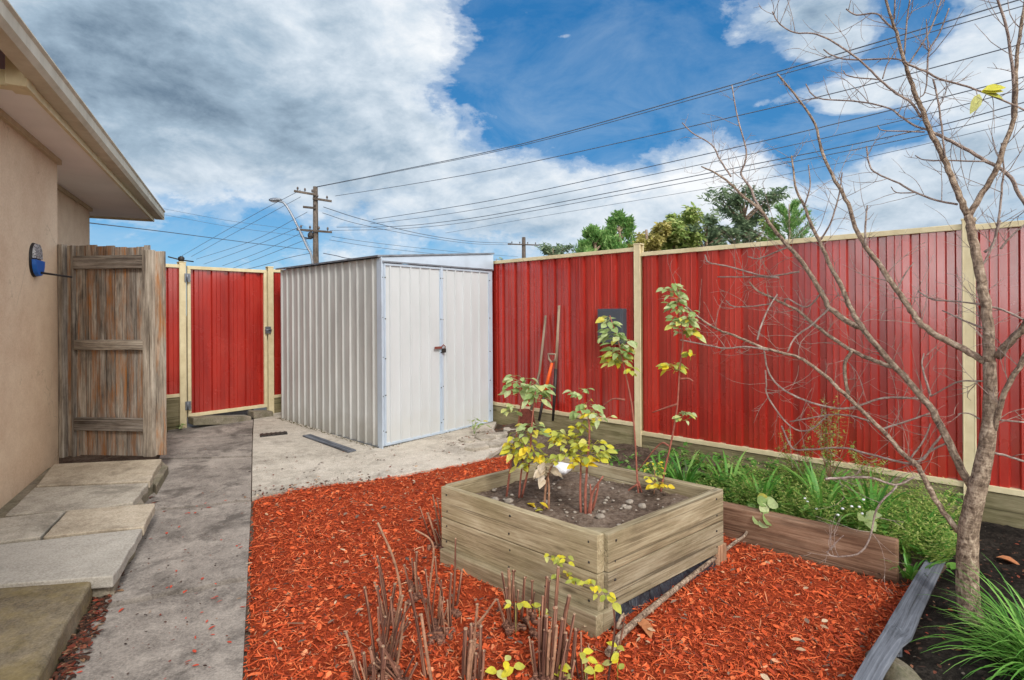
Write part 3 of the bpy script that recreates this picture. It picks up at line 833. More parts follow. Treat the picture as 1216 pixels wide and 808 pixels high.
mb = MB(); mb.tube([toolpt(660, 438, 4.78), toolpt(658.5, 470, 4.76), toolpt(656.5, 500, 4.74)], [.020, .018, .013], 8); mb.build('iron_socket', M['darkmetal'], t)
t = thing('spade', 'spade with an orange shaft and pale D shaped grip leaning on the fence', 'spade', toolpt(642, 500, 4.6))
g0 = toolpt(655.5, 431, 4.70)
mb = MB(); mb.tube([g0 + UP * .0, toolpt(651, 450, 4.68), toolpt(647, 466, 4.66)], [.015, .020, .018], 8); mb.build('shaft', M['orange'], t)
mb = MB()
ring = [g0, g0 - E3 * -.045 + UP * .04, g0 + E3 * .045 + UP * .095, g0 - E3 * .045 + UP * .095, g0 - E3 * .045 + UP * .04, g0]
mb.tube([g0, g0 + E3 * .042 + UP * .035, g0 + E3 * .05 + UP * .095, g0 - E3 * .05 + UP * .095, g0 - E3 * .042 + UP * .035, g0], .011, 8); mb.build('grip', M['handle'], t)
mb = MB(); mb.tube([toolpt(647, 465, 4.66), toolpt(643, 485, 4.62), toolpt(640, 500, 4.58)], [.016, .016, .014], 8); mb.build('lower_shaft', M['darkmetal'], t)

# ------------------------------------------------------------------ planter
pa0, pa1, pb0, pb1 = 2.07, 3.045, 1.34, 2.40
PC = A(2.07, 1.34); PU = V((.775, .632, 0)).normalized(); PW = V((-.745, .667, 0)).normalized()
def AP(a, b, z=0.0):
    p = PC + PU * (a - 2.07) + PW * (b - 1.34); return V((p.x, p.y, z))
pl = thing('raised_planter', 'square raised garden bed of weathered treated pine boards', 'raised bed', AP((pa0 + pa1) / 2, (pb0 + pb1) / 2, 0))
T = .022
def board(p, q, z0, z1, nrm, th, mm='treated', tilt=0):
    mb = MB(); mb.obox(V(((p.x + q.x) / 2, (p.y + q.y) / 2, (z0 + z1) / 2)), V(((q.x - p.x) / 2, (q.y - p.y) / 2, tilt)), nrm * th, UP * ((z1 - z0) / 2))
    return mb.build('board', M[mm], pl, bevel=.004)
ZT = .455
lv = [(ZT - .172, ZT), (ZT - .345, ZT - .176)]
for (z0, z1) in lv:
    board(AP(pa0, pb0), AP(pa0, pb1), z0, z1, PU, T)                       # camera left face
    board(AP(pa0 + T, pb0 + T * 0), AP(pa1 + T, pb0), z0, z1, PW, T)       # camera right face
    board(AP(pa1, pb0 + T), AP(pa1, pb1), z0, z1, PU, T)
    board(AP(pa0 + T, pb1), AP(pa1 + T, pb1), z0, z1, PW, T)
mb = MB()
for (z0, z1) in lv:
    for zz in (z0 + .04, z1 - .04):
        for b_ in (pb0 + .05, (pb0 + pb1) / 2, pb1 - .05): mb.tube([AP(pa0 - T + .002, b_ + random.uniform(-.01, .01), zz), AP(pa0 - T - .0015, b_, zz)], .0055, 8)
        for a_ in (pa0 + .07, pa1 - .05): mb.tube([AP(a_ + random.uniform(-.01, .01), pb0 - T + .002, zz), AP(a_, pb0 - T - .0015, zz)], .0055, 8)
mb.build('screws', M['darkmetal'], pl)
# third course on the left face stands proud
board(AP(pa0 - .047, pb0 - .03), AP(pa0 - .047, pb1 - .05), -.04, .124, PU, .024)
board(AP(pa0 - .022, pb0 - .018), AP(pa0 + .06, pb0 - .018), .035, .120, PW, .012)
mb = MB(); mb.obox(AP((pa0 + pa1) / 2 + .01, pb0 + .012, .04), PU * (pa1 - pa0) * .49, PW * .012, UP * .088)
mb.build('liner', M['liner'], pl)
mb = MB(); vs = []; nn_ = 60
for i in range(nn_ + 1):
    a_ = lerp(pa0 - .01, pa1 - .03, i / nn_); w_ = .055 * (1 - .4 * i / nn_)
    for j in range(7):
        t_ = j / 6; k = mnoise.noise(V((a_ * 22, t_ * 3, 0))) * .012 + mnoise.noise(V((a_ * 60, t_ * 6, 2))) * .005
        vs.append(AP(a_, pb0 + .018 - w_ * t_ * (1 + .3 * mnoise.noise(V((a_ * 5, 0, 7)))), .115 * (1 - t_) ** 1.4 + .034 + k))
mb.add(vs, [(i * 7 + j, i * 7 + j + 1, (i + 1) * 7 + j + 1, (i + 1) * 7 + j) for i in range(nn_) for j in range(6)], None, True)
mb.build('liner_flap', M['liner'], pl)
mb = MB(); mb.obox(AP(pa1 + .0, pb0 - .01, .05), UP * .10, PU * .04, PW * .02); mb.build('corner_post', M['sleeper'], pl, bevel=.004)
for (a_, b_) in ((pa0 + .045, pb0 + .045), (pa0 + .045, pb1 - .045), (pa1 - .045, pb1 - .045), (pa1 - .045, pb0 + .045)):
    mb = MB(); mb.obox(AP(a_, b_, .2), UP * .225, PU * .022, PW * .022); mb.build('corner_post', M['treated'], pl, bevel=.003)
mb = MB(); mb.prism([AP(pa0 + .025, pb0 + .025), AP(pa0 + .16, pb0 + .025), AP(pa0 + .025, pb0 + .19)], ZT - .035, ZT - .018); mb.build('corner_brace', M['treated'], pl, bevel=.003)
SOILZ = .375
mb = MB(); n_ = 40; vs = []
for i in range(n_ + 1):
    for j in range(n_ + 1):
        p = AP(lerp(pa0 + T, pa1 - T, i / n_), lerp(pb0 + T, pb1 - T, j / n_))
        z = SOILZ + .018 * mnoise.fractal(V((p.x * 4, p.y * 4, 0)), 1, 2, 4) + .01 * mnoise.noise(V((p.x * 24, p.y * 24, 3)))
        vs.append(V((p.x, p.y, z)))
mb.add(vs, [(i * (n_ + 1) + j, (i + 1) * (n_ + 1) + j, (i + 1) * (n_ + 1) + j + 1, i * (n_ + 1) + j + 1) for i in range(n_) for j in range(n_)], None, True)
mb.build('soil', M['bedsoil'], pl)
mb = MB(); random.seed(5)
for i in range(140):
    p = AP(random.uniform(pa0 + .04, pa1 - .04), random.uniform(pb0 + .04, pb1 - .04), SOILZ + .004)
    r = random.uniform(.004, .014) if random.random() < .85 else random.uniform(.014, .028)
    mb.lump(p, r, r * random.uniform(.6, 1), r * .6, .4, 5, i)
tag(mb.build('pebbles', m_simple('pebbles', c(150, 140, 128), .9, .3, 40)), 'scattered pebbles and clods on the planter soil', 'pebbles', kind='stuff')
mb = MB(); mb.lump(onA(667, 556, 2.75), .062, .05, .036, .25, 10, 4)
tag(mb.build('white_stone', M['white']), 'smooth white lump among the yellow leaves in the raised bed', 'stone')

# brown sleeper edging
mb = MB(); s0, s1 = G(850, 636), G(1066, 694)
s0.z = s1.z = 0; q = (s1 - s0).normalized(); nn = V((-q.y, q.x, 0))
mb.obox((s0 + s1) / 2 + nn * .045 + UP * .10, (s1 - s0) / 2, nn * .045, UP * .13)
tag(mb.build('timber_sleeper', M['sleeper'], bevel=.010), 'thick reddish brown sleeper edging the green bed', 'sleeper')
# grey warped board
mb = MB()
pts = [(G(1118, 655, .10), .05), (G(1098, 688, .11), .06), (G(1080, 720, .115), .065), (G(1066, 745, .115), .072), (G(1060, 757, .115), .055), (G(1042, 786, .115), .052), (G(1018, 830, .115), .052), (G(985, 900, .115), .05)]
vs = []
for i, (p, w) in enumerate(pts):
    d = (pts[min(i + 1, 7)][0] - pts[max(i - 1, 0)][0]).normalized(); sd = V((d.y, -d.x, 0)) * -1
    if sd.x < 0: sd = -sd
    L_ = -sd * .035; R_ = sd * (w * 1.1 - .03)
    vs += [p + L_ + UP * .012, p + R_ - UP * .02, p + R_ - UP * .035, p + L_ - UP * .004]
fs = []
for i in range(7):
    for k in range(4): fs.append((4 * i + k, 4 * i + (k + 1) % 4, 4 * i + 4 + (k + 1) % 4, 4 * i + 4 + k))
fs += [(0, 1, 2, 3)[::-1], (28, 29, 30, 31)]
ts = []
for i in range(8):
    for k in range(4): ts.append((i * .12, (.0, .06, .07, .01)[k], k * .01))
mb.add(vs, fs, ts)
for i in (3, 6):
    p = pts[i][0]; mb.obox(p - UP * .06, UP * .06, V((.012, 0, 0)), V((0, .012, 0)))
tag(mb.build('edging_board', M['greyboard'], bevel=.003), 'warped grey board laid between the mulch and the dark soil', 'edging board')
mb = MB(); mb.lump(G(1068, 812, .0), .07, .17, .07, .25, 14, 3)
tag(mb.build('concrete_lump', M['rubble']), 'rough mossy concrete lump beside the grey board', 'rubble')

# ------------------------------------------------------------------ mulch
MP = [(299, 592), (335, 586), (371, 578), (443, 570), (515, 558), (560, 549), (600, 541), (640, 536), (740, 550), (860, 590), (870, 640), (960, 668), (1066, 694), (1118, 668), (1090, 712), (1064, 762), (1046, 786), (1016, 830), (940, 1000), (284, 1000), (289, 808), (294, 690), (298, 620)]
MPw = [G(a, b) for a, b in MP]
MX = np.array([[p.x, p.y] for p in MPw])
def inside(X, Y, poly):
    r = np.zeros(X.shape, bool); j = len(poly) - 1
    for i in range(len(poly)):
        xi, yi = poly[i]; xj, yj = poly[j]
        cnd = ((yi > Y) != (yj > Y)) & (X < (xj - xi) * (Y - yi) / (yj - yi + 1e-12) + xi)
        r ^= cnd; j = i
    return r
def edge_dist(X, Y, poly):
    d = np.full(X.shape, 9.0); k = len(poly)
    for i in range(k):
        a = poly[i]; b = poly[(i + 1) % k]; ab = b - a
        t = np.clip(((X - a[0]) * ab[0] + (Y - a[1]) * ab[1]) / (ab @ ab), 0, 1)
        d = np.minimum(d, np.hypot(X - a[0] - t * ab[0], Y - a[1] - t * ab[1]))
    return d
def mh(x, y):
    return .022 * mnoise.fractal(V((x * 2.2, y * 2.2, 1)), 1, 2, 3) + .010 * mnoise.noise(V((x * 14, y * 14, 5)))
st = .03
gx = np.arange(MX[:, 0].min(), MX[:, 0].max(), st); gy = np.arange(1.2, MX[:, 1].max() + st, st)
XX, YY = np.meshgrid(gx, gy); ins = inside(XX, YY, MX); ed = edge_dist(XX, YY, MX)
idx = -np.ones(XX.shape, int); mb = MB(); vs = []
near = ins | (ed < st * .9)
for j in range(XX.shape[0]):
    for i in range(XX.shape[1]):
        if near[j, i]:
            k = min(1, (ed[j, i] if ins[j, i] else 0) / .08)
            x, y = XX[j, i], YY[j, i]
            idx[j, i] = len(vs); vs.append((x, y, gz(x, y) - .02 + k * .040 + mh(x, y) * k))
fs = []
for j in range(XX.shape[0] - 1):
    for i in range(XX.shape[1] - 1):
        q = (idx[j, i], idx[j, i + 1], idx[j + 1, i + 1], idx[j + 1, i])
        if min(q) >= 0: fs.append(q)
mb.add(vs, fs, None, True)
struct(mb.build('mulch_bed', M['mulchbase'], loc=V((0, 0, 0))))
rng = np.random.default_rng(3)
def slivers(n, Lr, Wr, lift, poly, mind=0.0, ymax=9, curlr=.35, zbase=None):
    x0, x1, y0, y1 = poly[:, 0].min(), poly[:, 0].max(), max(1.6, poly[:, 1].min()), min(ymax, poly[:, 1].max())
    X = rng.uniform(x0, x1, n * 3)
    Y = y0 * (y1 / y0) ** rng.uniform(0, 1, n * 3)      # denser near
    k = inside(X, Y, poly); X, Y = X[k][:n], Y[k][:n]
    ed = edge_dist(X, Y, poly)
    mb = MB(); V_, F_ = [], []
    for i in range(len(X)):
        x, y = X[i], Y[i]; kk = min(1, ed[i] / .08)
        L = rng.uniform(*Lr) * (1 if rng.random() < .93 else 1.8); W = rng.uniform(*Wr)
        th = rng.uniform(0, 2 * math.pi); tilt = rng.normal(0, .28); cv = rng.normal(0, curlr)
        z = gz(x, y) - .02 + kk * .040 + mh(x, y) * kk + lift * rng.random() + .003
        o = len(V_); tw = rng.normal(0, .5)
        px_, py_, pz_ = x, y, z - math.sin(tilt) * L * .5
        for s in range(4):
            t = th + cv * (s - 1.5)
            nx, ny = -math.sin(t), math.cos(t)
            w = W * (.55, 1, .9, .4)[s] * .5; dz = w * math.sin(tw)
            cz = -(s - 1.5) ** 2 * L * .012
            V_.append((px_ + nx * w, py_ + ny * w, pz_ + dz + cz)); V_.append((px_ - nx * w, py_ - ny * w, pz_ - dz + cz))
            px_ += math.cos(t) * L / 3 * math.cos(tilt); py_ += math.sin(t) * L / 3 * math.cos(tilt); pz_ += math.sin(tilt) * L / 3
        for s in range(3): F_.append((o + 2 * s, o + 2 * s + 1, o + 2 * s + 3, o + 2 * s + 2))
    mb.add(V_, F_)
    return mb
def merge(a, b):
    o = len(a.v); a.v += b.v; a.t += b.t; a.f += [tuple(i + o for i in f) for f in b.f]; a.sm += b.sm; return a
ml = slivers(46000, (.010, .036), (.002, .0055), .009, MX)
ml = merge(ml, slivers(8000, (.035, .075), (.002, .005), .014, MX))
ml = merge(ml, slivers(3500, (.015, .035), (.010, .02), .012, MX))
tag(ml.build('red_mulch', M['mulch'], loc=V((0, 0, 0))), 'bright red shredded bark mulch covering the garden bed', 'mulch', kind='stuff')

random.seed(13)
mpc = [V((x_, y_, 0)) for x_, y_ in zip(rng.uniform(MX[:, 0].min(), MX[:, 0].max(), 900), rng.uniform(1.7, MX[:, 1].max(), 900))]
ok_ = inside(np.array([p.x for p in mpc]), np.array([p.y for p in mpc]), MX); mpc = [p for p, k in zip(mpc, ok_) if k]
MPC = mpc
# dark soil right of the grey board
DP = [G(1122, 668), G(1100, 700), G(1076, 742), G(1060, 775), G(1020, 850), G(980, 1000)] + [V((5.2, 1.2, 0)), A(FA - .03, -2.5), A(FA - .03, .9), A(3.6, .45)]
DX = np.array([[p.x, p.y] for p in DP])
gx = np.arange(DX[:, 0].min(), DX[:, 0].max(), .05); gy = np.arange(DX[:, 1].min(), DX[:, 1].max() + .05, .05)
def patch(name, poly, dz, amp, mm, label=None, step=.05, freq=9):
    gx = np.arange(poly[:, 0].min(), poly[:, 0].max() + step, step); gy = np.arange(poly[:, 1].min(), poly[:, 1].max() + step, step)
    XX, YY = np.meshgrid(gx, gy); ins = inside(XX, YY, poly); ed = edge_dist(XX, YY, poly)
    idx = -np.ones(XX.shape, int); vs = []; near = ins | (ed < step)
    for j in range(XX.shape[0]):
        for i in range(XX.shape[1]):
            if near[j, i]:
                k = min(1, (ed[j, i] if ins[j, i] else 0) / .1); x, y = XX[j, i], YY[j, i]
                idx[j, i] = len(vs)
                vs.append((x, y, gz(x, y) - .018 + k * (dz + .018 + amp * mnoise.fractal(V((x * freq, y * freq, 1)), 1, 2, 4))))
    fs = []
    for j in range(XX.shape[0] - 1):
        for i in range(XX.shape[1] - 1):
            q = (idx[j, i], idx[j, i + 1], idx[j + 1, i + 1], idx[j + 1, i])
            if min(q) >= 0: fs.append(q)
    mb = MB(); mb.add(vs, fs, None, True)
    return struct(mb.build(name, mm, loc=V((0, 0, 0))))
patch('dark_soil', DX, .025, .022, M['darksoil'], step=.03)
BX = np.array([[p.x, p.y] for p in [G(840, 612), G(872, 632), G(1064, 684), G(1118, 664), A(3.7, .3), A(FA - .03, .3), A(FA - .03, 2.7), A(3.3, 2.3)]])
patch('bed_soil', BX, .07, .03, M['soil'], step=.04)
CX = np.array([[p.x, p.y] for p in [A(3.15, 2.5), A(3.15, 3.0), G(606, 534), G(590, 512), A(4.85, 4.6), A(FA - .03, 4.5), A(FA - .03, 1.6), A(3.15, 1.5)]])
patch('back_soil', CX, .06, .05, M['soil'], step=.04, freq=3)

# litter and debris
def chips(name, label, cat, centres, n, sz, mm, dz=.024, spread=.1):
    mb = MB()
    for i in range(n):
        p = random.choice(centres) + V((random.gauss(0, spread), random.gauss(0, spread), 0))
        p.z = gz(p.x, p.y) + dz + random.uniform(0, .006)
        th = random.uniform(0, 6.28); s = random.uniform(*sz)
        d = V((math.cos(th), math.sin(th), random.uniform(-.1, .2)))
        mb.leaf(p, d, UP + V((random.uniform(-.3, .3), random.uniform(-.3, .3), 0)), s, s * random.uniform(.25, .6), .1, .2)
    return tag(mb.build(name, mm), label, cat, kind='stuff')
random.seed(11)
lin = [lerp(G(187, 566), G(140, 690), i / 12) for i in range(13)] + [lerp(G(128, 706), G(74, 812), i / 16) for i in range(17)] * 3
chips('leaf_litter', 'brown and red leaf litter gathered along the left edge of the path', 'leaf litter', lin, 620, (.012, .04), M['litter'], .024, .022)
chips('path_debris', 'scattered small dark leaf bits on the pale slab by the shed', 'debris', [G(330, 560), G(380, 552), G(420, 560), G(470, 545), G(520, 536), G(560, 528), G(340, 590), G(400, 540)], 190, (.008, .03), M['litter'], .03, .22)
chips('slab_edge_litter', 'dark leaf bits and mud scattered at the edge of the red mulch', 'debris', [lerp(G(305, 590), G(440, 572), i / 9) for i in range(10)] + [lerp(G(540, 530), G(600, 510), i / 5) for i in range(6)] * 2, 260, (.01, .035), M['litter'], .03, .05)
chips('soil_litter', 'small pale and brown bits scattered over the dark soil around the tree', 'litter', [G(1100, 720), G(1110, 760), G(1190, 660), G(1205, 690), G(1090, 790), G(1130, 700)], 260, (.008, .03), M['litter'], .045, .16)
chips('mulch_litter', 'grey and straw coloured twigs and leaf bits lying on the red mulch', 'litter', MPC, 420, (.012, .045), M['straw'], .052, .05)
chips('path_grit', 'dark leaf bits and grit scattered over the grey path', 'grit', [G(x, y) for x, y in ((240, 540), (215, 570), (250, 590), (200, 620), (230, 660), (180, 690), (260, 700), (150, 760), (220, 780), (250, 520), (230, 505))], 300, (.005, .018), M['litter'], .024, .16)
RED = m_simple('red_chip', c(186, 72, 50), .7, .2, 20)
chips('stray_mulch', 'stray red bark chips lying on the grey path', 'bark chips', [G(235, 600), G(220, 640), G(260, 660), G(200, 720), G(250, 720), G(240, 770), G(180, 760), G(277, 740), G(150, 745)], 46, (.012, .035), RED, .025, .14)

# ------------------------------------------------------------------ plants in the planter
def rdir(up=.3):
    th = random.uniform(0, 6.283); return V((math.cos(th), math.sin(th), random.uniform(-.4, up)))
def smooth(pts, n=4):
    pts = [V(p) for p in pts]
    if len(pts) < 3: return pts
    out = []
    P = [pts[0] * 2 - pts[1]] + pts + [pts[-1] * 2 - pts[-2]]
    for i in range(1, len(P) - 2):
        for k in range(n):
            t = k / n; a, b, c_, d = P[i - 1], P[i], P[i + 1], P[i + 2]
            out.append(.5 * ((2 * b) + (c_ - a) * t + (2 * a - 5 * b + 4 * c_ - d) * t * t + (3 * b - a - 3 * c_ + d) * t ** 3))
    out.append(pts[-1]); return out
def taper(n, r0, r1): return [lerp(r0, r1, i / max(1, n - 1)) for i in range(n)]
def leafcluster(mb, c0, rx, rz, n, L, droop=.4):
    for i in range(int(n * 1.8)):
        th = random.uniform(0, 6.283); r = random.random() ** .5
        p = c0 + V((math.cos(th) * rx * r, math.sin(th) * rx * .6 * r, random.uniform(-rz, rz)))
        d = V((math.cos(th), math.sin(th) - .3, random.uniform(-droop * 1.5, .25)))
        l = L * random.uniform(.5, 1.0)
        q0 = p - d.normalized() * l * .7 - UP * .01; mb.tube([q0, p], .0011, 3, False)
        mb.leaf(p, d, UP + V((random.uniform(-.5, .5), -.5 + random.uniform(-.4, .4), 0)), l, l * random.uniform(.55, .75), random.uniform(.1, .5), random.uniform(.1, .4))
def plant(label, stems, clusters, mm_stem, r0=.007, name='cane_plant', cat='plant', group='leafy canes in the raised bed'):
    base = stems[0][0]
    t = thing(name, label, cat, base, group)
    for s in stems:
        mb = MB(); q = smooth(s); mb.tube(q, taper(len(q), r0, r0 * .5), 7); mb.build('stem', M[mm_stem], t)
    for (mm, cl) in clusters:
        mb = MB()
        for (c0, rx, rz, n, L) in cl: leafcluster(mb, c0, rx, rz, n, L)
        mb.build('leaves', M[mm], t)
    return t
random.seed(21)
a = 2.35
plant('leafy cane plant with yellow and pale green leaves at the left of the raised bed',
      [[onA(601, 594, a), onA(607, 550, a), onA(613, 520, a), onA(620, 470, a + .05)], [onA(616, 596, a), onA(619, 562, a), onA(624, 528, a)], [onA(619, 594, a + .01), onA(628, 552, a), onA(632, 500, a), onA(636, 465, a)]],
      [('leaf_pale', [(onA(617, 457, a + .05), .085, .06, 20, .075), (onA(636, 467, a), .07, .06, 16, .08), (onA(607, 485, a), .045, .03, 9, .055), (onA(630, 510, a), .07, .04, 12, .06)]),
       ('leaf_yg', [(onA(622, 527, a), .09, .07, 24, .06), (onA(634, 545, a - .03), .06, .05, 11, .06), (onA(618, 548, a - .05), .04, .04, 6, .06)]),
       ('leaf_yel', [(onA(604, 528, a - .05), .02, .02, 4, .045), (onA(625, 540, a - .07), .02, .05, 5, .06)])], 'redcane')
a = 2.32
plant('short cane plant with drooping cream leaves in the middle of the raised bed',
      [[onA(646, 613, a), onA(648, 580, a), onA(654, 556, a), onA(668, 540, a + .03)], [onA(651, 613, a), onA(652, 580, a), onA(650, 560, a)]],
      [('leaf_tan', [(onA(651, 562, a), .045, .03, 8, .07), (onA(648, 555, a), .03, .03, 4, .08)]), ('leaf_yg', [(onA(674, 532, a + .05), .08, .045, 18, .055), (onA(662, 518, a + .05), .04, .03, 8, .05)]),
       ('leaf_yel', [(onA(662, 545, a), .03, .02, 3, .05), (onA(645, 545, a), .03, .02, 3, .06)])], 'tancane', .0075)
a = 2.42
plant('bushy cane plant with bright yellow leaves in the middle of the raised bed',
      [[onA(690, 622, a), onA(689, 585, a), onA(690, 545, a)], [onA(696, 624, a), onA(695, 590, a), onA(697, 555, a), onA(700, 510, a), onA(696, 480, a + .05)], [onA(699, 622, a), onA(702, 600, a), onA(701, 575, a)], [onA(703, 606, a + .03), onA(708, 590, a + .03), onA(711, 572, a + .03)], [onA(699, 612, a), onA(704, 585, a), onA(716, 566, a)]],
      [('leaf_yg', [(onA(702, 535, a), .085, .05, 26, .058), (onA(692, 508, a), .05, .035, 10, .06), (onA(676, 520, a), .06, .02, 8, .055)]), ('leaf_pale', [(onA(697, 484, a + .05), .07, .045, 14, .058), (onA(689, 466, a + .05), .05, .02, 7, .055), (onA(715, 496, a), .05, .02, 6, .05)]),
       ('leaf_yel', [(onA(689, 548, a - .05), .035, .025, 7, .07), (onA(700, 493, a), .02, .015, 3, .05), (onA(665, 520, a), .03, .02, 4, .05)])], 'redcane', .0085)
a = 2.9
plant('tall thin cane arching in front of the grey box, leaves at its top',
      [[onA(760, 598, a), onA(757, 575, a), onA(754, 520, a), onA(750, 480, a), onA(741, 435, a), onA(734, 405, a), onA(724, 375, a)], [onA(758, 572, a), onA(762, 585, a + .02), onA(766, 598, a + .03)], [onA(757, 575, a), onA(745, 584, a), onA(740, 596, a)], [onA(742, 475, a), onA(728, 474, a), onA(716, 482, a)]],
      [('leaf_pale', [(onA(722, 380, a), .03, .03, 8, .07), (onA(727, 395, a), .06, .035, 14, .07), (onA(738, 412, a), .07, .05, 20, .075)]), ('leaf_yg', [(onA(735, 425, a), .055, .035, 9, .075), (onA(748, 440, a), .02, .02, 3, .06), (onA(722, 426, a), .03, .02, 4, .08)])], 'redcane', .0065)
a = 3.0
plant('tall thin red cane right of the cream post, leaves in tufts up its length',
      [[onA(784, 588, a), onA(789, 560, a), onA(797, 525, a), onA(804, 485, a), onA(807, 440, a), onA(811, 400, a), onA(803, 355, a)], [onA(795, 530, a), onA(783, 528, a + .02), onA(757, 560, a + .02)], [onA(805, 480, a), onA(792, 484, a), onA(775, 490, a)], [onA(808, 450, a), onA(818, 450, a), onA(823, 453, a)]],
      [('leaf_pale', [(onA(798, 343, a), .05, .03, 12, .055), (onA(805, 360, a), .06, .05, 20, .06), (onA(810, 385, a), .06, .05, 22, .06), (onA(820, 375, a), .03, .03, 8, .05), (onA(812, 495, a), .045, .025, 10, .055)]), ('leaf_yg', [(onA(822, 394, a), .04, .02, 5, .08), (onA(800, 436, a), .05, .025, 9, .075), (onA(820, 420, a), .02, .03, 5, .06)])], 'redcane', .0065)
a = 2.95
plant('small patch of yellow leaves at the foot of the tall red cane', [[onA(776, 592, a), onA(778, 570, a), onA(776, 552, a)]], [('leaf_yg', [(onA(776, 560, a), .05, .06, 16, .035)]), ('leaf_yel', [(onA(784, 576, a - .05), .05, .015, 8, .045)])], 'tancane', .004)
a = 2.28
mb = MB()
for (x, y) in ((626, 598), (634, 600), (641, 597), (638, 604), (645, 606)):
    mb.leaf(onA(x, y, a), rdir(.1), UP, .055, .03)
tag(mb.build('fallen_leaves', M['leaf_yel']), 'bright yellow fallen leaves lying on the soil of the raised bed', 'leaves')
# sapling by the shed door, weeds by the gate
def weed(label, c0, n, L, mm='leaf_green', name='weed', W=.5, spread=.05, h=.12):
    t = thing(name, label, 'weed', c0)
    mb = MB()
    tips = []
    for i in range(max(3, n // 4)):
        th = random.uniform(0, 6.28); tip = c0 + V((math.cos(th) * spread, math.sin(th) * spread, h * random.uniform(.5, 1)))
        q = smooth([c0, (c0 + tip) / 2 + UP * .02, tip]); mb.tube(q, .002, 5); tips.append(tip)
    mb.build('stem', M['leaf_green'], t)
    mb = MB()
    for i in range(n):
        p = random.choice(tips) + V((random.gauss(0, spread * .4), random.gauss(0, spread * .4), random.gauss(0, h * .15)))
        l = L * random.uniform(.6, 1.2); mb.leaf(p, rdir(.4), UP + rdir() * .4, l, l * W)
    mb.build('leaves', M[mm], t); return t
weed('small bright green weed growing against the shed doors', G(563, 516, .02), 16, .075, 'leaf_pale', spread=.07, h=.15)
weed('low green weed beside the post left of the red gate', G(203, 512, .0), 26, .06, 'leaf_pale', spread=.13, h=.12)
weed('bright green herb at the foot of the cream post behind the raised bed', onA(738, 553, 4.3), 60, .05, 'leaf_green', spread=.13, h=.12)
weed('dark green herb behind the raised bed, right of the cream post', onA(795, 568, 4.3), 40, .05, 'leaf_green', spread=.15, h=.08)
def tuft(label, c0, n, L, W, droop, mm='blade', name='grass_clump', spread=.05, lean=.8, group=None):
    mb = MB()
    for i in range(n):
        th = random.uniform(0, 6.28); r = spread * random.random()
        p = c0 + V((math.cos(th) * r, math.sin(th) * r, -.01))
        k = random.uniform(.15, lean)
        d = V((math.cos(th) * k, math.sin(th) * k, 1))
        mb.blade(p, d, L * random.uniform(.5, 1.1), W * random.uniform(.6, 1.1), droop * random.uniform(.5, 1.4), 8)
    return tag(mb.build(name, M[mm]), label, 'grass clump', group)
tuft('grey green tufted grass clump behind the right corner of the raised bed', G(818, 575, .05), 110, .22, .006, 1.6, 'blade_dull', spread=.06)
# moss line at the shed base
mb = MB()
for i in range(900):
    if i < 620: p = A(SA0 - random.uniform(.0, .07), random.uniform(SB0, SB1), 0)
    else: p = A(random.uniform(SA0, SA1), SB0 - random.uniform(.02, .05), 0)
    p.z = gz(p.x, p.y) + .026
    mb.leaf(p, rdir(.8), UP, random.uniform(.01, .03), .008)
tag(mb.build('moss', m_simple('moss', c(84, 78, 44), .95, .4, 50)), 'dark moss and dirt along the foot of the shed', 'moss', kind='stuff')
# broken paving along right side of shed slab
random.seed(31)
mb = MB()
for k, (x, y) in enumerate(((556, 525), (575, 522), (592, 518), (585, 530), (601, 526), (566, 534), (607, 513))):
    p = G(x, y, .02); pts = []
    for i in range(7):
        th = i / 7 * 6.283; r = random.uniform(.07, .15); pts.append(V((p.x + math.cos(th) * r, p.y + math.sin(th) * r * .8, 0)))
    mb.prism(pts, gtop(.0), gtop(.045 + k * .003), (k, 0, 0))
tag(mb.build('broken_paving', M['stone'], bevel=.008), 'broken pale paving pieces between the shed and the fence', 'paving')

# ------------------------------------------------------------------ green bed
random.seed(41)
def bedpt(a_, b_, z=0):
    p = A(a_, b_); p.z = gz(p.x, p.y) + .06 + z; return p
mb = MB()
for i in range(430):     # ferny tufts
    b_ = random.uniform(.25, 2.0); a_ = random.uniform(3.64, 4.6)
    if b_ > 1.35 and random.random() < .5: continue
    if random.random() < .3: a_ = random.uniform(3.62, 3.9)
    base = bedpt(a_, b_); hgt = random.uniform(.12, .27) * (1.0 if b_ < 1.1 else (.85 if b_ < 1.5 else .6))
    for k in range(7):
        th = random.uniform(0, 6.283); tip = base + V((math.cos(th) * hgt * .55, math.sin(th) * hgt * .55, hgt * random.uniform(.55, 1.1)))
        for s in range(7):
            t_ = .25 + s / 8; p = base.lerp(tip, t_)
            for sd in (-1, 1):
                d = (tip - base).normalized() * .6 + V((-math.sin(th), math.cos(th), .2)) * sd
                l = .034 * (1.2 - t_ * .6); mb.leaf(p, d, UP, l, l * .32, .2, .1)
tag(mb.build('ferny_groundcover', M['leaf_fern'], loc=V((2, 3, 0))), 'mass of ferny yellow green groundcover filling the bed along the fence', 'groundcover', kind='stuff')
mb = MB()
for i in range(520):
    b_ = random.uniform(.2, 2.2); a_ = random.uniform(3.6, 4.7); base = bedpt(a_, b_, random.uniform(.0, .14))
    for k in range(4):
        l = random.uniform(.03, .075); mb.leaf(base + rdir() * .03, rdir(.8), UP + rdir() * .3, l, l * random.uniform(.35, .7))
tag(mb.build('low_herbs', M['leaf_green'], loc=V((2, 3, 0))), 'low bright green leafy herbs mixed through the bed along the fence', 'herbs', kind='stuff')
random.seed(43)
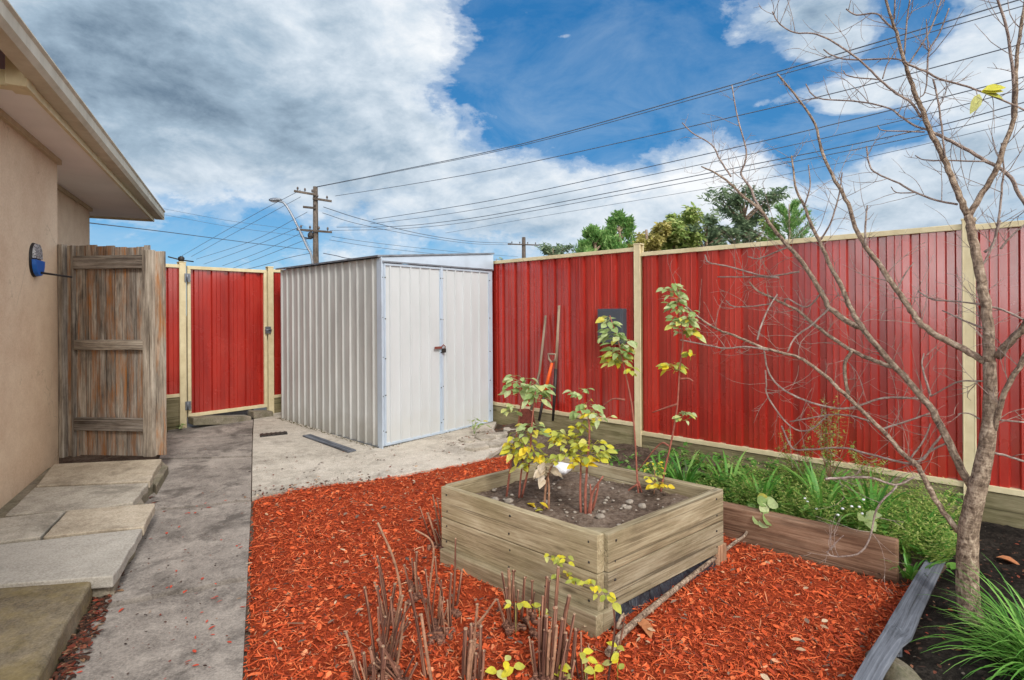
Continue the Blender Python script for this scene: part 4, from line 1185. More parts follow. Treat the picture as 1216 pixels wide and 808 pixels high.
for k, (b_, a_, L_) in enumerate(((1.9, 3.75, .30), (1.7, 3.72, .34), (1.2, 3.8, .34), (.85, 3.85, .40), (.6, 3.95, .42), (.95, 4.2, .4))):
    lab = ('wide strap leaved plant nearest the raised bed', 'second strap leaved plant from the raised bed', 'strap leaved plant behind the round leaved trailing plant', 'strap leaved plant behind the white daisies', 'tallest strap leaved plant, close to the tree', 'strap leaved plant at the foot of the fence behind the daisies')[k]
    tuft(lab, bedpt(a_, b_, .06), 30, L_ * 1.05, .028, 1.1, 'blade', 'strap_leaf_plant', .05, 1.3, 'strap leaved plants in the green bed')
def strap(label, px, py, n, L, W, lean=.9, mm='blade'):
    return tuft(label, G(px, py, .06), n, L, W, 1.2, mm, 'strap_leaf_plant', .04, lean, 'strap leaved plants in the green bed')
strap('strap leaved plant in the green bed just behind the left end of the sleeper', 866, 588, 34, .42, .030, 1.6)
strap('strap leaved plant in the green bed, leaves rising near the sleeper middle', 930, 608, 30, .34, .022, 1.3)
strap('upright strap leaved plant in the green bed by the sleeper right end', 1038, 636, 26, .38, .030, .8)
strap('strap leaved plant in the green bed between the sleeper end and the tree', 1086, 650, 46, .32, .020, 1.2)
for lab, x, y, n_l, L_ in (('broad leafy plant at the left end of the green bed beside the raised bed', 852, 574, 26, .13), ('broad leaved green plant behind the sleeper left end', 880, 588, 22, .10), ('lush broad leaved plant low in the green bed near the tree', 1048, 606, 30, .11), ('broad leaved clump in the green bed touching the tree trunk', 1112, 632, 26, .09)):
    mb = MB(); c_0 = G(x, y, .13)
    for i in range(n_l):
        th = random.uniform(0, 6.283); mb.leaf(c_0 + V((math.cos(th) * .04, math.sin(th) * .04, random.uniform(-.06, .04))), V((math.cos(th), math.sin(th), random.uniform(.1, 1.1))), UP, L_ * random.uniform(.6, 1.2), L_ * .42, .5, .3)
    tag(mb.build('leafy_plant', M['leaf_green']), lab, 'plant')
strap('small strap leaved plant squeezed between the sleeper end and grey board', 1082, 684, 22, .20, .016, .9)
# round leaved trailing plant on the sleeper
def rounds(label, pts, mm='leaf_pale', r=.04):
    mb = MB()
    for (x, y, a_) in pts:
        p = onA(x, y, a_); rr = r * random.uniform(.6, 1.1)
        vs = [p]; nn = V((random.uniform(-.3, .3), -.8, .7)).normalized(); u = nn.cross(UP).normalized(); w = nn.cross(u)
        for k in range(10):
            th = k / 10 * 6.283; vs.append(p + (u * math.cos(th) + w * math.sin(th)) * rr * (1 + .08 * math.sin(3 * th)) + nn * rr * .15)
        mb.add(vs, [(0, 1 + k, 1 + (k + 1) % 10) for k in range(10)], None, True)
        mb.tube([p, onA(908, 603, 3.49)], .0015, 4)
    return tag(mb.build('trailing_plant', M[mm]), label, 'plant')
rounds('round leaved trailing plant hanging over the brown sleeper', [(907, 622, 3.44), (901, 617, 3.45), (912, 617, 3.45), (908, 612, 3.46), (907, 604, 3.48), (905, 596, 3.5), (917, 599, 3.52), (915, 596, 3.55), (906, 593, 3.6)])
mb = MB()
for i in range(9):
    p = onA(random.choice((955, 975, 1000)) + random.gauss(0, 16), random.uniform(590, 612), random.uniform(3.6, 3.8)); mb.lump(p, .009, .009, .006, .1, 4, i)
tag(mb.build('daisies', M['white']), 'tiny white daisy heads in the green bed', 'flowers', kind='stuff')
mb = MB(); 
for d in ((.5, -.6, .5), (-.5, -.5, .2), (.1, -.7, -.3)): mb.leaf(onA(1027, 615, 3.6), V(d), V((0, -.6, .8)), .085, .07)
tag(mb.build('broad_leaf_seedling', M['leaf_pale']), 'pale broad leaved seedling in the green bed behind the sleeper', 'plant')
# tall ferny weeds in front of the fence
def fennel(label, px, py, top, a_, n=9):
    base = onA(px, py, a_); t = thing('tall_weed', label, 'weed', base, 'tall feathery weeds by the fence')
    ms = MB(); mlf = MB()
    for i in range(n):
        tip = onA(px + random.uniform(-26, 26), top + random.uniform(-8, 30), a_ + random.uniform(-.1, .1))
        q = smooth([base, base.lerp(tip, .5) + V((random.uniform(-.04, .04), 0, 0)), tip]); ms.tube(q, taper(len(q), .0025, .001), 5)
        for s in range(16):
            p = base.lerp(tip, .25 + .75 * s / 16); 
            for k in range(3): mlf.leaf(p + rdir() * .012, rdir(.8), UP, random.uniform(.018, .038), .009)
    ms.build('stem', M['tancane'], t); mlf.build('leaves', M['leaf_fern'], t)
fennel('tall feathery weed against the fence, left one of three', 948, 570, 505, 4.4, 7)
fennel('tall feathery weed against the fence, middle and tallest of three', 985, 572, 470, 4.3, 12)
fennel('tall feathery weed against the fence, right one of three', 1035, 580, 528, 4.25, 7)
# right grass clump
tuft('large bright green grass clump at the bottom right beside the tree', G(1262, 815, .0), 420, .44, .011, 2.1, 'blade', 'grass_clump', .15, 1.0)
tuft('small green grass tuft leaning out from the foot of the tree', G(1200, 770, .0), 40, .22, .009, 2.0, 'blade', 'grass_clump', .05, 1.2)
mb = MB(); mb.leaf(G(1183, 662, .03), V((.5, -.6, .0)), UP, .11, .06, .2, .6); tag(mb.build('dry_leaf', M['dryleaf']), 'large dry brown leaf on the dark soil right of the tree', 'leaf')
mb = MB(); mb.leaf(G(757, 736, .05), V((.3, -.8, .1)), UP, .10, .055, .3, .5); mb.leaf(G(765, 742, .05), V((.1, -.8, .1)), UP, .08, .05, .3, .5)
tag(mb.build('dry_leaf', M['dryleaf']), 'curled dry tan leaf on the mulch beside the lying stick', 'leaf')
# stick lying beside the planter
mb = MB(); q = smooth([G(722, 776, .045), G(744, 748, .055), G(794, 706, .06), G(850, 662, .06), G(872, 645, .06), G(886, 634, .07), G(889, 618, .09)])
mb.tube(q, taper(len(q), .017, .006), 8); mb.tube(smooth([G(742, 742, .05), G(733, 745, .07), G(741, 728, .12)]), [.008] * 8 + [.004], 7)
tag(mb.build('stick', M['bark']), 'long bare stick lying on the mulch along the raised bed', 'stick')

# ------------------------------------------------------------------ pruned canes in the foreground
def canes(label, specs, r=.0082, mm='cane'):
    specs = list(specs)
    if len(specs) > 4:
        for sp0 in list(specs) * 2:
            if random.random() < .7:
                (tx, ty), (bx_, by_) = sp0[0][0], sp0[0][-1]; ox = random.uniform(-16, 16)
                specs.append(([(tx + ox, lerp(ty, by_, random.uniform(.15, .6))), (bx_ + ox * .6, by_ + random.uniform(-3, 10))], random.uniform(.45, 1.0), random.choice(('cane', 'tancane', 'cane'))))
    bx = specs[0]; base = G(bx[0][-1][0], min(bx[0][-1][1], 830), .02)
    t = thing('pruned_shrub', label, 'pruned shrub', base, 'pruned cane stumps in the red mulch')
    for sp in specs:
        pts = sp[0]; k = sp[1] if len(sp) > 1 else 1
        bs = G(pts[-1][0], pts[-1][1], .0); Y = bs.y
        P = [D(x, y, Y + (i * .0)) for i, (x, y) in enumerate(pts)]
        P = smooth(P[::-1]) if len(P) > 2 else [P[1], P[1].lerp(P[0], .5) + V((random.uniform(-.004, .004), 0, 0)), P[0]]
        P = [P[0] - UP * .04] + P
        rad_ = [x * (1 + .16 * mnoise.noise(V((i * 1.3, k * 5, pts[0][0] * .1)))) for i, x in enumerate(taper(len(P), r * k, r * k * .72))]
        mb = MB(); mb.tube(P, rad_, 8)
        for nn_ in range(3):
            q_ = P[random.randint(1, len(P) - 1)]; mb.lump(q_ + V((random.choice((-1, 1)) * r * k * .7, -.002, 0)), r * k * .6, r * k * .6, r * k * .8, .2, 4, nn_)
        st_ = mb.build('stump', M[sp[2] if len(sp) > 2 else mm], t)
        mb = MB(); dl = (P[-1] - P[-2]).normalized(); mb.tube([P[-1] - dl * .002, P[-1] + dl * .0035], [r * k * .76, r * k * .70], 8); mb.build('cut_end', M['cutwood'], st_)
    if len(specs) > 4:
        mb = MB()
        for sp in specs:
            for k in range(3):
                g_ = G(sp[0][-1][0] + random.uniform(-7, 7), sp[0][-1][1] + random.uniform(-4, 4), .03)
                mb.lump(g_, random.uniform(.008, .018), random.uniform(.008, .018), random.uniform(.010, .022), .5, 6, k + g_.x * 9)
        mb.build('root_crown', M['cane'], t)
    return t
canes('pruned shrub of many cut canes at the bottom left of the mulch',
      [([(469, 694), (463, 730), (457, 772)], 1.1), ([(433, 698), (440, 740), (446, 795)], .9), ([(448, 661), (455, 690), (460, 732)], .9), ([(449, 622), (466, 660), (474, 690), (475, 712), (468, 745), (462, 790)], .8, 'tancane'),
       ([(478, 708), (470, 745), (460, 795)], .9, 'tancane'), ([(487, 702), (496, 745), (506, 812)], 1.0), ([(482, 716), (476, 760), (470, 800)], .8, 'tancane'), ([(487, 718), (465, 755), (452, 790)], .6), ([(411, 752), (420, 778), (428, 815)], .9),
       ([(432, 776), (435, 812)], 1.1), ([(440, 770), (446, 820)], 1), ([(449, 760), (464, 785), (480, 815)], 1.2), ([(455, 768), (452, 820)], 1.1), ([(420, 792), (424, 820)], .8), ([(444, 788), (443, 825)], .8), ([(491, 780), (476, 812)], .5)])
canes('row of thin cut canes in the middle of the mulch left of the raised bed',
      [([(494, 630), (510, 640), (515, 655), (511, 690), (508, 720), (511, 755)], .7, 'tancane'), ([(517, 662), (519, 688), (525, 705), (524, 750)], .7), ([(495, 656), (494, 680), (497, 710)], 1.0), ([(489, 664), (491, 695)], .7), ([(536, 682), (534, 715), (536, 752)], .8), ([(541, 640), (540, 690), (537, 730)], .7),
       ([(518, 688), (514, 720), (513, 750)], .6), ([(524, 690), (521, 740)], .6)])
canes('thick three stemmed stump with a forked top between the two pruned shrubs',
      [([(553, 747), (551, 815)], 1.4), ([(560, 742), (557, 780), (555, 815)], 1.3), ([(571, 744), (568, 815)], 1.1), ([(589, 712), (575, 732), (563, 752)], .7, 'tancane'), ([(567, 718), (564, 748), (562, 770)], .9, 'tancane')])
canes('dense pruned shrub of thick canes in front of the raised bed corner',
      [([(604, 676), (605, 700), (605, 745)], 1.1, 'tancane'), ([(596, 680), (601, 710), (605, 748)], .8), ([(610, 678), (609, 720)], 1.0), ([(623, 686), (621, 715), (618, 742)], .9), ([(632, 690), (630, 730)], .8), ([(650, 686), (646, 730), (642, 805)], .9), ([(663, 674), (660, 720), (655, 808)], 1.0), ([(652, 690), (650, 740)], .8),
       ([(676, 708), (670, 740), (664, 810)], 1.3), ([(649, 732), (646, 812)], 1.2), ([(660, 722), (653, 815)], 1.3), ([(684, 748), (676, 812)], 1.2), ([(626, 722), (627, 738), (631, 752)], .7, 'tancane'), ([(640, 735), (643, 812)], .9), ([(672, 752), (668, 815)], 1.0), ([(690, 752), (693, 815)], .6), ([(668, 735), (659, 815)], 1.2)])
canes('thin canes standing against the left corner of the raised bed',
      [([(514, 588), (519, 615), (524, 646)], .7, 'tancane'), ([(519, 592), (528, 645)], .6), ([(527, 600), (533, 650)], .6, 'tancane'), ([(541, 608), (538, 655)], .7), ([(547, 617), (545, 662)], .6, 'tancane'), ([(535, 612), (531, 650)], .5)])
canes('three short thin canes against the lower boards of the raised bed',
      [([(561, 637), (566, 672)], .7), ([(574, 634), (574, 666)], .6), ([(581, 641), (581, 672)], .7, 'tancane')])
canes('single thin shoot with a yellow leaf tip in front of the black liner',
      [([(728, 717), (730, 740), (728, 765), (721, 815)], .6), ([(742, 732), (738, 755), (732, 785)], .6)])
random.seed(51)
for lab, pl_ in (('single bright yellow leaf tip on the thin shoot before the black liner', [(728, 716, .05)]),
                 ('yellow green leaves high among the cut canes at the raised bed corner', [(618, 716, .045), (607, 718, .03)]),
                 ('pair of yellow green leaves between the thick canes', [(636, 722, .05), (645, 730, .05)]),
                 ('small sprig of green leaves at the foot of the single shoot', [(733, 768, .035), (735, 776, .035), (727, 788, .04), (735, 795, .035)]),
                 ('yellow green sprig low at the right of the thick canes', [(664, 791, .045), (672, 802, .04)]),
                 ('broad green leaf low on the mulch right of the thick canes', [(706, 797, .05)]),
                 ('pale green seedling low on the mulch left of the thick canes', [(610, 793, .05), (590, 797, .05), (600, 785, .04)]),
                 ('thin yellow sprig between the thick canes and the single shoot', [(692, 775, .04), (697, 782, .04)])):
    mb = MB()
    for (x, y, l) in pl_:
        Y = G(x, min(y + 40, 812)).y - .02
        if x == 728: Y = G(721, 815).y - .02
        for k in range(2): mb.leaf(D(x, y, Y), rdir(.5), UP + V((0, -.6, 0)), l * random.uniform(.8, 1.2), l * .65)
    x0 = sum(p[0] for p in pl_) / len(pl_); y0 = min(p[1] for p in pl_); gb_ = G(x0, min(y0 + 40, 812)); 
    if len(pl_) > 1 or y0 > 780: mb.tube([V((gb_.x, gb_.y - .02, gz(gb_.x, gb_.y))), D(x0, y0, gb_.y - .02)], .002, 5)
    tag(mb.build('leafy_shoot', M['leaf_yg']), lab, 'shoot', 'leafy shoots among the cut canes')
# mossy creeper on proud board
mb = MB()
for (x, y) in ((654, 660), (660, 664), (666, 661), (674, 664), (664, 683), (672, 686), (684, 690), (700, 690), (704, 695), (709, 699), (714, 706), (722, 707)):
    for k in range(4): mb.leaf(onA(x, y, pa0 - .07) + rdir() * .02, rdir(.3), V((0, -.5, .8)), .035, .02)
tag(mb.build('creeper', M['leaf_yg']), 'small lime green creeper on the lower front board of the raised bed', 'creeper')

# ------------------------------------------------------------------ bare tree
random.seed(61)
tr_base = G(1152, 741, .0)
c0 = tr_base.dot(N3)
tree = thing('bare_tree', 'leafless small tree with a bent trunk and tangled grey twigs in front of the fence', 'tree', tr_base)
def cpath(pts, ca, cb):
    out = []
    for i, (x, y) in enumerate(pts): out.append(onA(x, y, lerp(ca, cb, i / max(1, len(pts) - 1))))
    return out
trunk_pts = [((1156, 756), 15), ((1153, 735), 13), ((1149, 700), 11.8), ((1149, 665), 11.2), ((1150, 631), 10.8), ((1156, 600), 10.2), ((1162, 575), 9.8), ((1170, 540), 8.8), ((1174, 510), 8), ((1176, 470), 7), ((1175, 430), 6.6)]
P = [onA(x, y, c0) for (x, y), r in trunk_pts]; rr = [r / F * p.y * .95 for p, ((x, y), r) in zip(P, trunk_pts)]
q = smooth(P, 4); rq = np.interp(np.linspace(0, len(P) - 1, len(q)), range(len(P)), rr)
rq = [r * (1 + .06 * mnoise.noise(V((i * .7, 0, 0)))) for i, r in enumerate(rq)]
mb = MB(); mb.tube([x + V((.006 * mnoise.noise(V((i * .9, 3, 0))), 0, 0)) for i, x in enumerate(q)], rq, 14)
mb.build('trunk', M['bark'], tree)
BR = [  # (points, r0 px, r1 px, plane offset start, end)
 ([(1175, 432), (1174, 400), (1171, 366), (1165, 335), (1159, 300), (1153, 270), (1150, 256)], 7.5, 5.5, 0, .05),
 ([(1150, 258), (1140, 235), (1129, 208), (1118, 182), (1105, 156), (1096, 132), (1087, 112), (1080, 92), (1074, 73), (1066, 44), (1061, 29), (1052, 0), (1046, -30)], 4.6, 1.4, .05, -.1),
 ([(1150, 258), (1163, 235), (1181, 206), (1192, 175), (1203, 146), (1206, 110), (1207, 78), (1212, 34), (1219, -5)], 4.4, 1.8, .05, .15),
 ([(1203, 140), (1204, 105), (1200, 65), (1194, 26), (1186, 5), (1178, -20)], 2.2, 1.4, .15, 0),
 ([(1105, 156), (1125, 166), (1147, 177), (1172, 192), (1196, 206), (1211, 232), (1230, 262)], 2.2, 2.6, -.0, .2),
 ([(1074, 73), (1082, 78), (1101, 86), (1116, 94), (1142, 101), (1165, 109), (1192, 120), (1222, 133)], 1.6, 1.2, -.1, .1),
 ([(1103, 155), (1085, 149), (1069, 138), (1056, 129), (1022, 121), (978, 118), (964, 112), (957, 100)], 1.7, .8, 0, .2),
 ([(1094, 140), (1082, 122), (1066, 112), (1045, 95), (1025, 75), (1006, 61), (986, 48), (965, 40), (944, 39), (926, 29), (917, 14)], 1.7, .8, 0, -.2),
 ([(1074, 73), (1058, 70), (1009, 71), (988, 66), (978, 59)], 1.1, .7, 0, .1),
 ([(1061, 34), (1051, 26), (1040, 16), (1017, 18), (1005, 11)], 1.2, .8, 0, .1),
 ([(1074, 65), (1077, 26), (1081, -5)], 1, .8, 0, 0), ([(1062, 23), (1063, -10)], .9, .7, 0, 0),
 ([(1078, 78), (1103, 39), (1118, 0)], 1, .7, 0, .1), ([(1101, 91), (1103, 62), (1116, 39), (1127, 10)], 1, .7, 0, 0), ([(1103, 62), (1101, 40), (1100, 23)], .8, .5, 0, 0),
 ([(1101, 88), (1100, 102), (1097, 112), (1092, 116)], .9, .6, 0, 0), ([(1122, 187), (1118, 150), (1114, 120), (1108, 94)], 1, 1, 0, 0), ([(1045, 95), (1009, 91), (1001, 84)], .8, .6, 0, 0),
 ([(1048, 94), (1053, 78), (1066, 57)], .8, .5, 0, 0), ([(1098, 157), (1075, 156), (1048, 155), (1042, 149)], .9, .6, 0, 0), ([(1172, 192), (1126, 191), (1097, 190), (1087, 185)], 1, .6, 0, .1),
 ([(1137, 243), (1112, 238), (1085, 228), (1068, 218), (1041, 206), (1032, 195), (1029, 174)], 1.4, .8, .05, .2), ([(1085, 229), (1065, 229), (1058, 222)], .8, .5, .1, .1),
 ([(1170, 430), (1144, 415), (1114, 399), (1090, 381), (1079, 364), (1065, 344), (1041, 310), (1027, 292), (1016, 270), (1007, 242), (996, 222), (988, 208), (975, 177), (968, 148), (949, 119), (923, 88)], 5, 1.2, 0, .3),
 ([(1153, 577), (1132, 538), (1112, 496), (1097, 474), (1072, 446), (1047, 419), (1023, 388), (1012, 370), (996, 335), (987, 318), (973, 287), (964, 269), (955, 245), (946, 227), (942, 200), (940, 185)], 5.5, 1.0, .05, .5),
 ([(1024, 390), (1010, 384), (985, 366), (978, 353), (953, 312), (931, 287), (917, 270), (902, 249), (880, 231), (862, 214), (846, 204), (833, 198)], 4.4, .9, .35, .55),
 ([(905, 252), (897, 238), (891, 223), (880, 207), (884, 195), (886, 178), (876, 140), (869, 101)], 2, .8, .5, .5), ([(868, 210), (855, 190), (845, 172), (822, 158), (810, 146)], 1.0, .6, .5, .6),
 ([(1138, 632), (1120, 608), (1105, 584), (1092, 558), (1085, 549), (1074, 540), (1047, 511), (1020, 484), (996, 462), (985, 451), (958, 430), (944, 423), (906, 413), (871, 398), (855, 393), (835, 381), (815, 364), (803, 346)], 4.2, 1.0, 0, .25),
 ([(1059, 436), (1032, 426), (1009, 415), (989, 402), (962, 382), (949, 370), (931, 361), (917, 354), (899, 345), (890, 335)], 3.2, 1.2, .25, .5),
 ([(1012, 416), (1003, 432), (1004, 450), (1008, 470)], 2.5, 2.5, .3, .2),
 ([(949, 323), (917, 328), (884, 329), (852, 329)], 1.1, .8, .5, .6), ([(925, 330), (902, 327), (862, 316), (842, 312), (837, 303)], 1.2, .8, .5, .6), ([(935, 294), (902, 307), (888, 305)], 1, .7, .5, .6),
 ([(912, 416), (886, 412), (862, 414), (835, 409), (808, 404)], 1.2, .8, .15, .2), ([(915, 361), (893, 364), (871, 364), (862, 357)], 1, .6, .5, .5), ([(899, 404), (906, 381), (915, 362), (923, 350)], 1.2, 1, .2, .45),
 ([(907, 414), (912, 440), (924, 458), (947, 472), (981, 483), (1010, 485), (1050, 473), (1096, 474)], 1.0, 1.4, .2, .2), ([(909, 440), (910, 455), (912, 472), (938, 506), (961, 511), (985, 492)], .9, .9, .25, .3),
 ([(928, 506), (941, 532), (961, 534), (1000, 532), (1027, 538), (1073, 550), (1084, 549)], .9, 1.4, .3, .1), ([(938, 501), (985, 493), (1010, 494), (1035, 501)], .9, 1.1, .3, .15),
 ([(1047, 510), (1072, 502), (1104, 491)], 1.3, 1, .1, .2), ([(1121, 514), (1106, 532), (1097, 545), (1085, 549)], 1.4, 1.6, .1, .1), ([(1123, 527), (1105, 536), (1092, 548)], 1.2, 1.2, .1, .1), ([(1105, 503), (1097, 523), (1081, 545)], .9, 1.2, .1, .1),
 ([(980, 569), (996, 568), (1032, 567), (1063, 576), (1086, 567)], 2.0, 1.5, -.1, 0), ([(1065, 577), (1041, 605), (1033, 640), (1018, 658), (990, 661), (982, 655)], 1.6, 1.0, -.1, -.15), ([(990, 649), (984, 654), (996, 641), (1002, 636)], .9, .6, -.1, -.1),
 ([(1184, 424), (1200, 404), (1216, 388), (1240, 352)], 6, 4.5, 0, -.1), ([(1180, 512), (1184, 495), (1193, 466), (1216, 425), (1238, 385)], 4, 3.4, 0, -.1),
 ([(1181, 538), (1200, 543), (1225, 551)], 1.5, 1.2, 0, 0), ([(1185, 499), (1220, 502)], 1.2, 1, 0, 0), ([(1170, 391), (1145, 381), (1119, 369)], 1.4, .7, 0, .1), ([(1222, 383), (1190, 368), (1164, 362), (1135, 358), (1108, 356), (1090, 346)], 1.3, .8, 0, .2),
 ([(1170, 453), (1141, 453), (1125, 460), (1105, 471)], 1.1, .8, 0, .1), ([(1169, 300), (1179, 290), (1186, 260), (1190, 220), (1192, 200), (1189, 170)], 2, 1, .1, .1), ([(1167, 314), (1172, 306), (1181, 286), (1188, 262)], 1.6, 1.2, .05, .1), ([(1188, 296), (1196, 286), (1204, 278), (1222, 262)], 1.3, .8, .1, .1),
 ([(1105, 470), (1099, 450), (1095, 433), (1097, 420)], 1.6, 1, .15, .2), ([(978, 345), (958, 365), (935, 355), (931, 361)], 1.0, .9, .4, .5), ([(985, 366), (962, 388), (945, 400), (935, 418)], 1.2, .9, .35, .2),
 ([(1164, 498), (1150, 491), (1137, 492)], 1, .6, 0, 0), ([(1065, 344), (1075, 325), (1085, 312)], 1.1, .6, .1, .1), ([(1027, 292), (1028, 262), (1030, 244)], 1.3, .8, .1, .1), ([(973, 287), (985, 268), (993, 245), (998, 222), (1000, 205)], 1.2, .7, .4, .4), ([(955, 245), (962, 222), (960, 196)], 1, .6, .4, .4)]
allb = []
for pts, r0, r1, ca, cb in BR:
    P = cpath(pts, c0 + ca, c0 + cb); q = smooth(P, 4)
    rr = [max(.0012, (.80 if r0 > 1.5 else 1) * lerp(r0, r1, i / (len(q) - 1)) / F * p.y) for i, p in enumerate(q)]
    q = [p + V((random.uniform(-1, 1), random.uniform(-1, 1), random.uniform(-1, 1))) * min(.004, rr[i] * .25) * (0 if i in (0, len(q) - 1) else 1) for i, p in enumerate(q)]
    mb = MB(); mb.tube(q, rr, 9 if r0 > 2.5 else 6); allb.append((q, rr))
    mb.build('branch', M['bark' if r0 > 2.2 else 'twig'], tree)
tw = MB()
def twig(p, d, L, r, depth=0):
    n = 6; pts = [p]; dd = d.normalized()
    side = V((random.gauss(0, 1), random.gauss(0, .5), random.gauss(0, 1))) * .10
    for i in range(n):
        dd = (dd + side + V((random.gauss(0, .09), random.gauss(0, .06), random.gauss(0, .09) + .05))).normalized()
        pts.append(pts[-1] + dd * L / n)
        if depth < 1 and random.random() < .26:
            twig(pts[-1], dd + V((random.gauss(0, .8), random.gauss(0, .3), random.gauss(0, .6))), L * random.uniform(.3, .6), r * .7, depth + 1)
    tw.tube(pts, taper(len(pts), r, r * .45), 5)
for (q, rr) in allb:
    n = len(q); Ltot = sum((q[i + 1] - q[i]).length for i in range(n - 1))
    for k in range(int(Ltot * 13)):
        i = random.randint(int(n * .15), n - 2)
        d = (q[i + 1] - q[i]).normalized()
        perp = d.cross(N3).normalized() * random.choice((-1, 1))
        twig(q[i], d * .6 + perp * random.uniform(.4, 1.1) + N3 * random.gauss(0, .35) + UP * .25, random.uniform(.06, .26) * (1.2 if rr[i] > .004 else .9), min(rr[i] * .6, random.uniform(.0013, .0022)))
tw.build('twigs', M['twig'], tree)['kind'] = 'stuff'
mb = MB()
for (x, y, dx, dz) in ((1165, 109, 1, .05), (1166, 110, .9, -.25), (1168, 107, 1, .15), (1163, 112, -.45, -.9)):
    mb.leaf(onA(x, y, c0), V((dx, -.1, dz)), V((.1, -.8, .5)), .10, .045, .1, .3)
mb.build('leaves', M['leaf_yg'], tree)

# ------------------------------------------------------------------ street: poles, lamp, wires
SP0 = V((-13.0, 36.0, 0)); SP1 = V((13.2, 14.0, 0))
def onLine(px, py, A0, B0):
    u, w = ray(px, py)
    d = B0 - A0
    # A0 + t d = (uY, Y)
    t = (u * A0.y - A0.x) / (d.x - u * d.y)
    Y = A0.y + t * d.y
    return V((u * Y, Y, CAMZ + w * Y))
def pole(label, P, ztop, arms, mm='polewood', r=.19):
    t = thing('power_pole', label, 'power pole', V((P.x, P.y, .1)), 'timber power poles beyond the fence')
    mb = MB(); mb.tube([V((P.x, P.y, -.1)), V((P.x, P.y, ztop * .5)), V((P.x, P.y, ztop))], [r * 1.1, r, r * .8], 12); mb.build('pole', M[mm], t)
    for (z, L0, L1, ins_, dz) in arms:
        ax = V((.95, .31, dz)).normalized()
        mb = MB(); a_, b_ = V((P.x, P.y, z)) - ax * L0 - V((0, .22, 0)), V((P.x, P.y, z)) + ax * L1 - V((0, .22, 0)); mb.bar(a_, b_, .12, .13); ar = mb.build('crossarm', M[mm], t)
        for k in range(ins_):
            p = a_.lerp(b_, (k + .5) / ins_ if ins_ > 1 else .9); mb = MB()
            mb.tube([p + UP * .05, p + UP * .14, p + UP * .16, p + UP * .28, p + UP * .32], [.025, .025, .07, .06, .02], 8); mb.build('insulator', M['ceramic'], ar)
    return t
p1 = D(375, 300, 36); zt_ = D(375, 222, 36).z
def z1(py): return D(375, py, 36).z
t = pole('near timber power pole with crossarms beside the street lamp', p1, zt_, [(z1(232), 1.25, 0.1, 3, -.12), (z1(237), .1, 1.1, 2, -.1), (z1(275), 1.1, 1.1, 4, -.04), (z1(248), .7, .1, 1, -.05)])
mb = MB(); q = V((p1.x - .35, p1.y - .2, z1(284))); mb.tube([q, q + V((-.5, 0, .1)), q + V((-.6, 0, .35))], .05, 8); mb.lump(q + V((.1, 0, .2)), .2, .15, .25, .2); mb.build('cable_bracket', M['darkmetal'], t)
p2 = D(622, 300, 62)
t = pole('distant dark power pole seen over the fence beside the shed roof', p2, D(622, 282, 62).z, [(D(622, 291, 62).z, 1.9, 1.9, 4, .0)], 'polewood', .26)
# street lamp
sl = thing('street_lamp', 'grey street lamp with a long slanting arm left of the timber power pole', 'street lamp', D(374, 330, 34) * 1)
def L34(x, y): return D(x, y, 34)
b_ = L34(373, 330); 
mb = MB(); mb.tube(smooth([V((b_.x, b_.y, -.1)), V((b_.x, b_.y, 1.5)), L34(371, 311), L34(364, 292), L34(352, 266), L34(343, 249), L34(337, 241), L34(331, 239)]), .07, 10); mb.build('lamp_post', M['galv'], sl)
hc = L34(327, 237.5)
mb = MB(); mb.lump(hc, .42, .17, .13, .05, 10, 1); mb.build('lamp_head', M['galv'], sl)
mb = MB(); mb.lump(hc - UP * .06 - V((.04, 0, 0)), .30, .13, .11, .02, 8, 1); mb.build('lens', M['clear'], sl)

def wire(label, pts, f, r=.016, group='power lines above the fence', curve=True):
    P = [f(x, y) for x, y in pts]; P = smooth(P, 6) if len(P) > 2 else P
    # keep the drawn width near real: service cables
    mb = MB(); mb.tube(P, r * .75, 6)
    return tag(mb.build('power_line', M['wire']), label, 'power line', group)
S = lambda x, y: onLine(x, y, SP0, SP1)
wl = [
 ('topmost power line from the pole top to the upper right corner', [(376, 222), (471, 203), (620, 171), (866, 102), (1040, 51), (1230, -6)], .024),
 ('second power line running just under the topmost one', [(376, 222.6), (471, 204), (620, 173), (866, 106), (1040, 57), (1230, 3)], .018),
 ('third power line from the top, single, running to the right edge', [(398, 233), (500, 217), (620, 195), (866, 140), (1030, 101), (1200, 56), (1230, 48)], .02),
 ('fourth power line from the top on the right side', [(443, 261), (520, 249), (620, 231), (866, 177), (1062, 130), (1230, 88)], .02),
 ('fifth power line from the top on the right side', [(440, 266), (520, 256), (620, 239), (866, 188.5), (1067, 144), (1230, 102)], .016),
 ('sixth power line from the top on the right side', [(400, 270), (471, 269), (540, 262), (620, 249), (866, 201), (1082, 157), (1230, 118)], .02),
 ('seventh power line from the top on the right side', [(392, 274), (471, 272), (540, 266), (620, 253), (866, 207), (1096, 161), (1230, 128)], .016),
 ('faint lowest power line on the right side', [(529, 277), (570, 270), (620, 261), (835, 225), (920, 210), (1070, 178), (1230, 140)], .010)]
for l, p, r in wl: wire(l, p, S, r)
S2 = lambda x, y: onLine(x, y, V((p1.x, p1.y, 0)), V((p2.x, p2.y, 0)))
for l, p, r in [('upper cable sagging between the two power poles', [(384, 246), (431, 261), (500, 278), (560, 287), (607, 289)], .03),
                ('second cable sagging between the two power poles', [(383, 253), (425, 266), (500, 281), (560, 289.5), (607, 291)], .024),
                ('third cable sagging between the two power poles', [(394, 281), (440, 288), (500, 295), (560, 301), (615, 305)], .02),
                ('lowest cable sagging between the two power poles', [(391, 285), (440, 293), (500, 300), (560, 306), (615, 310)], .02)]: wire(l, p, S2, r, 'cables between the two power poles')
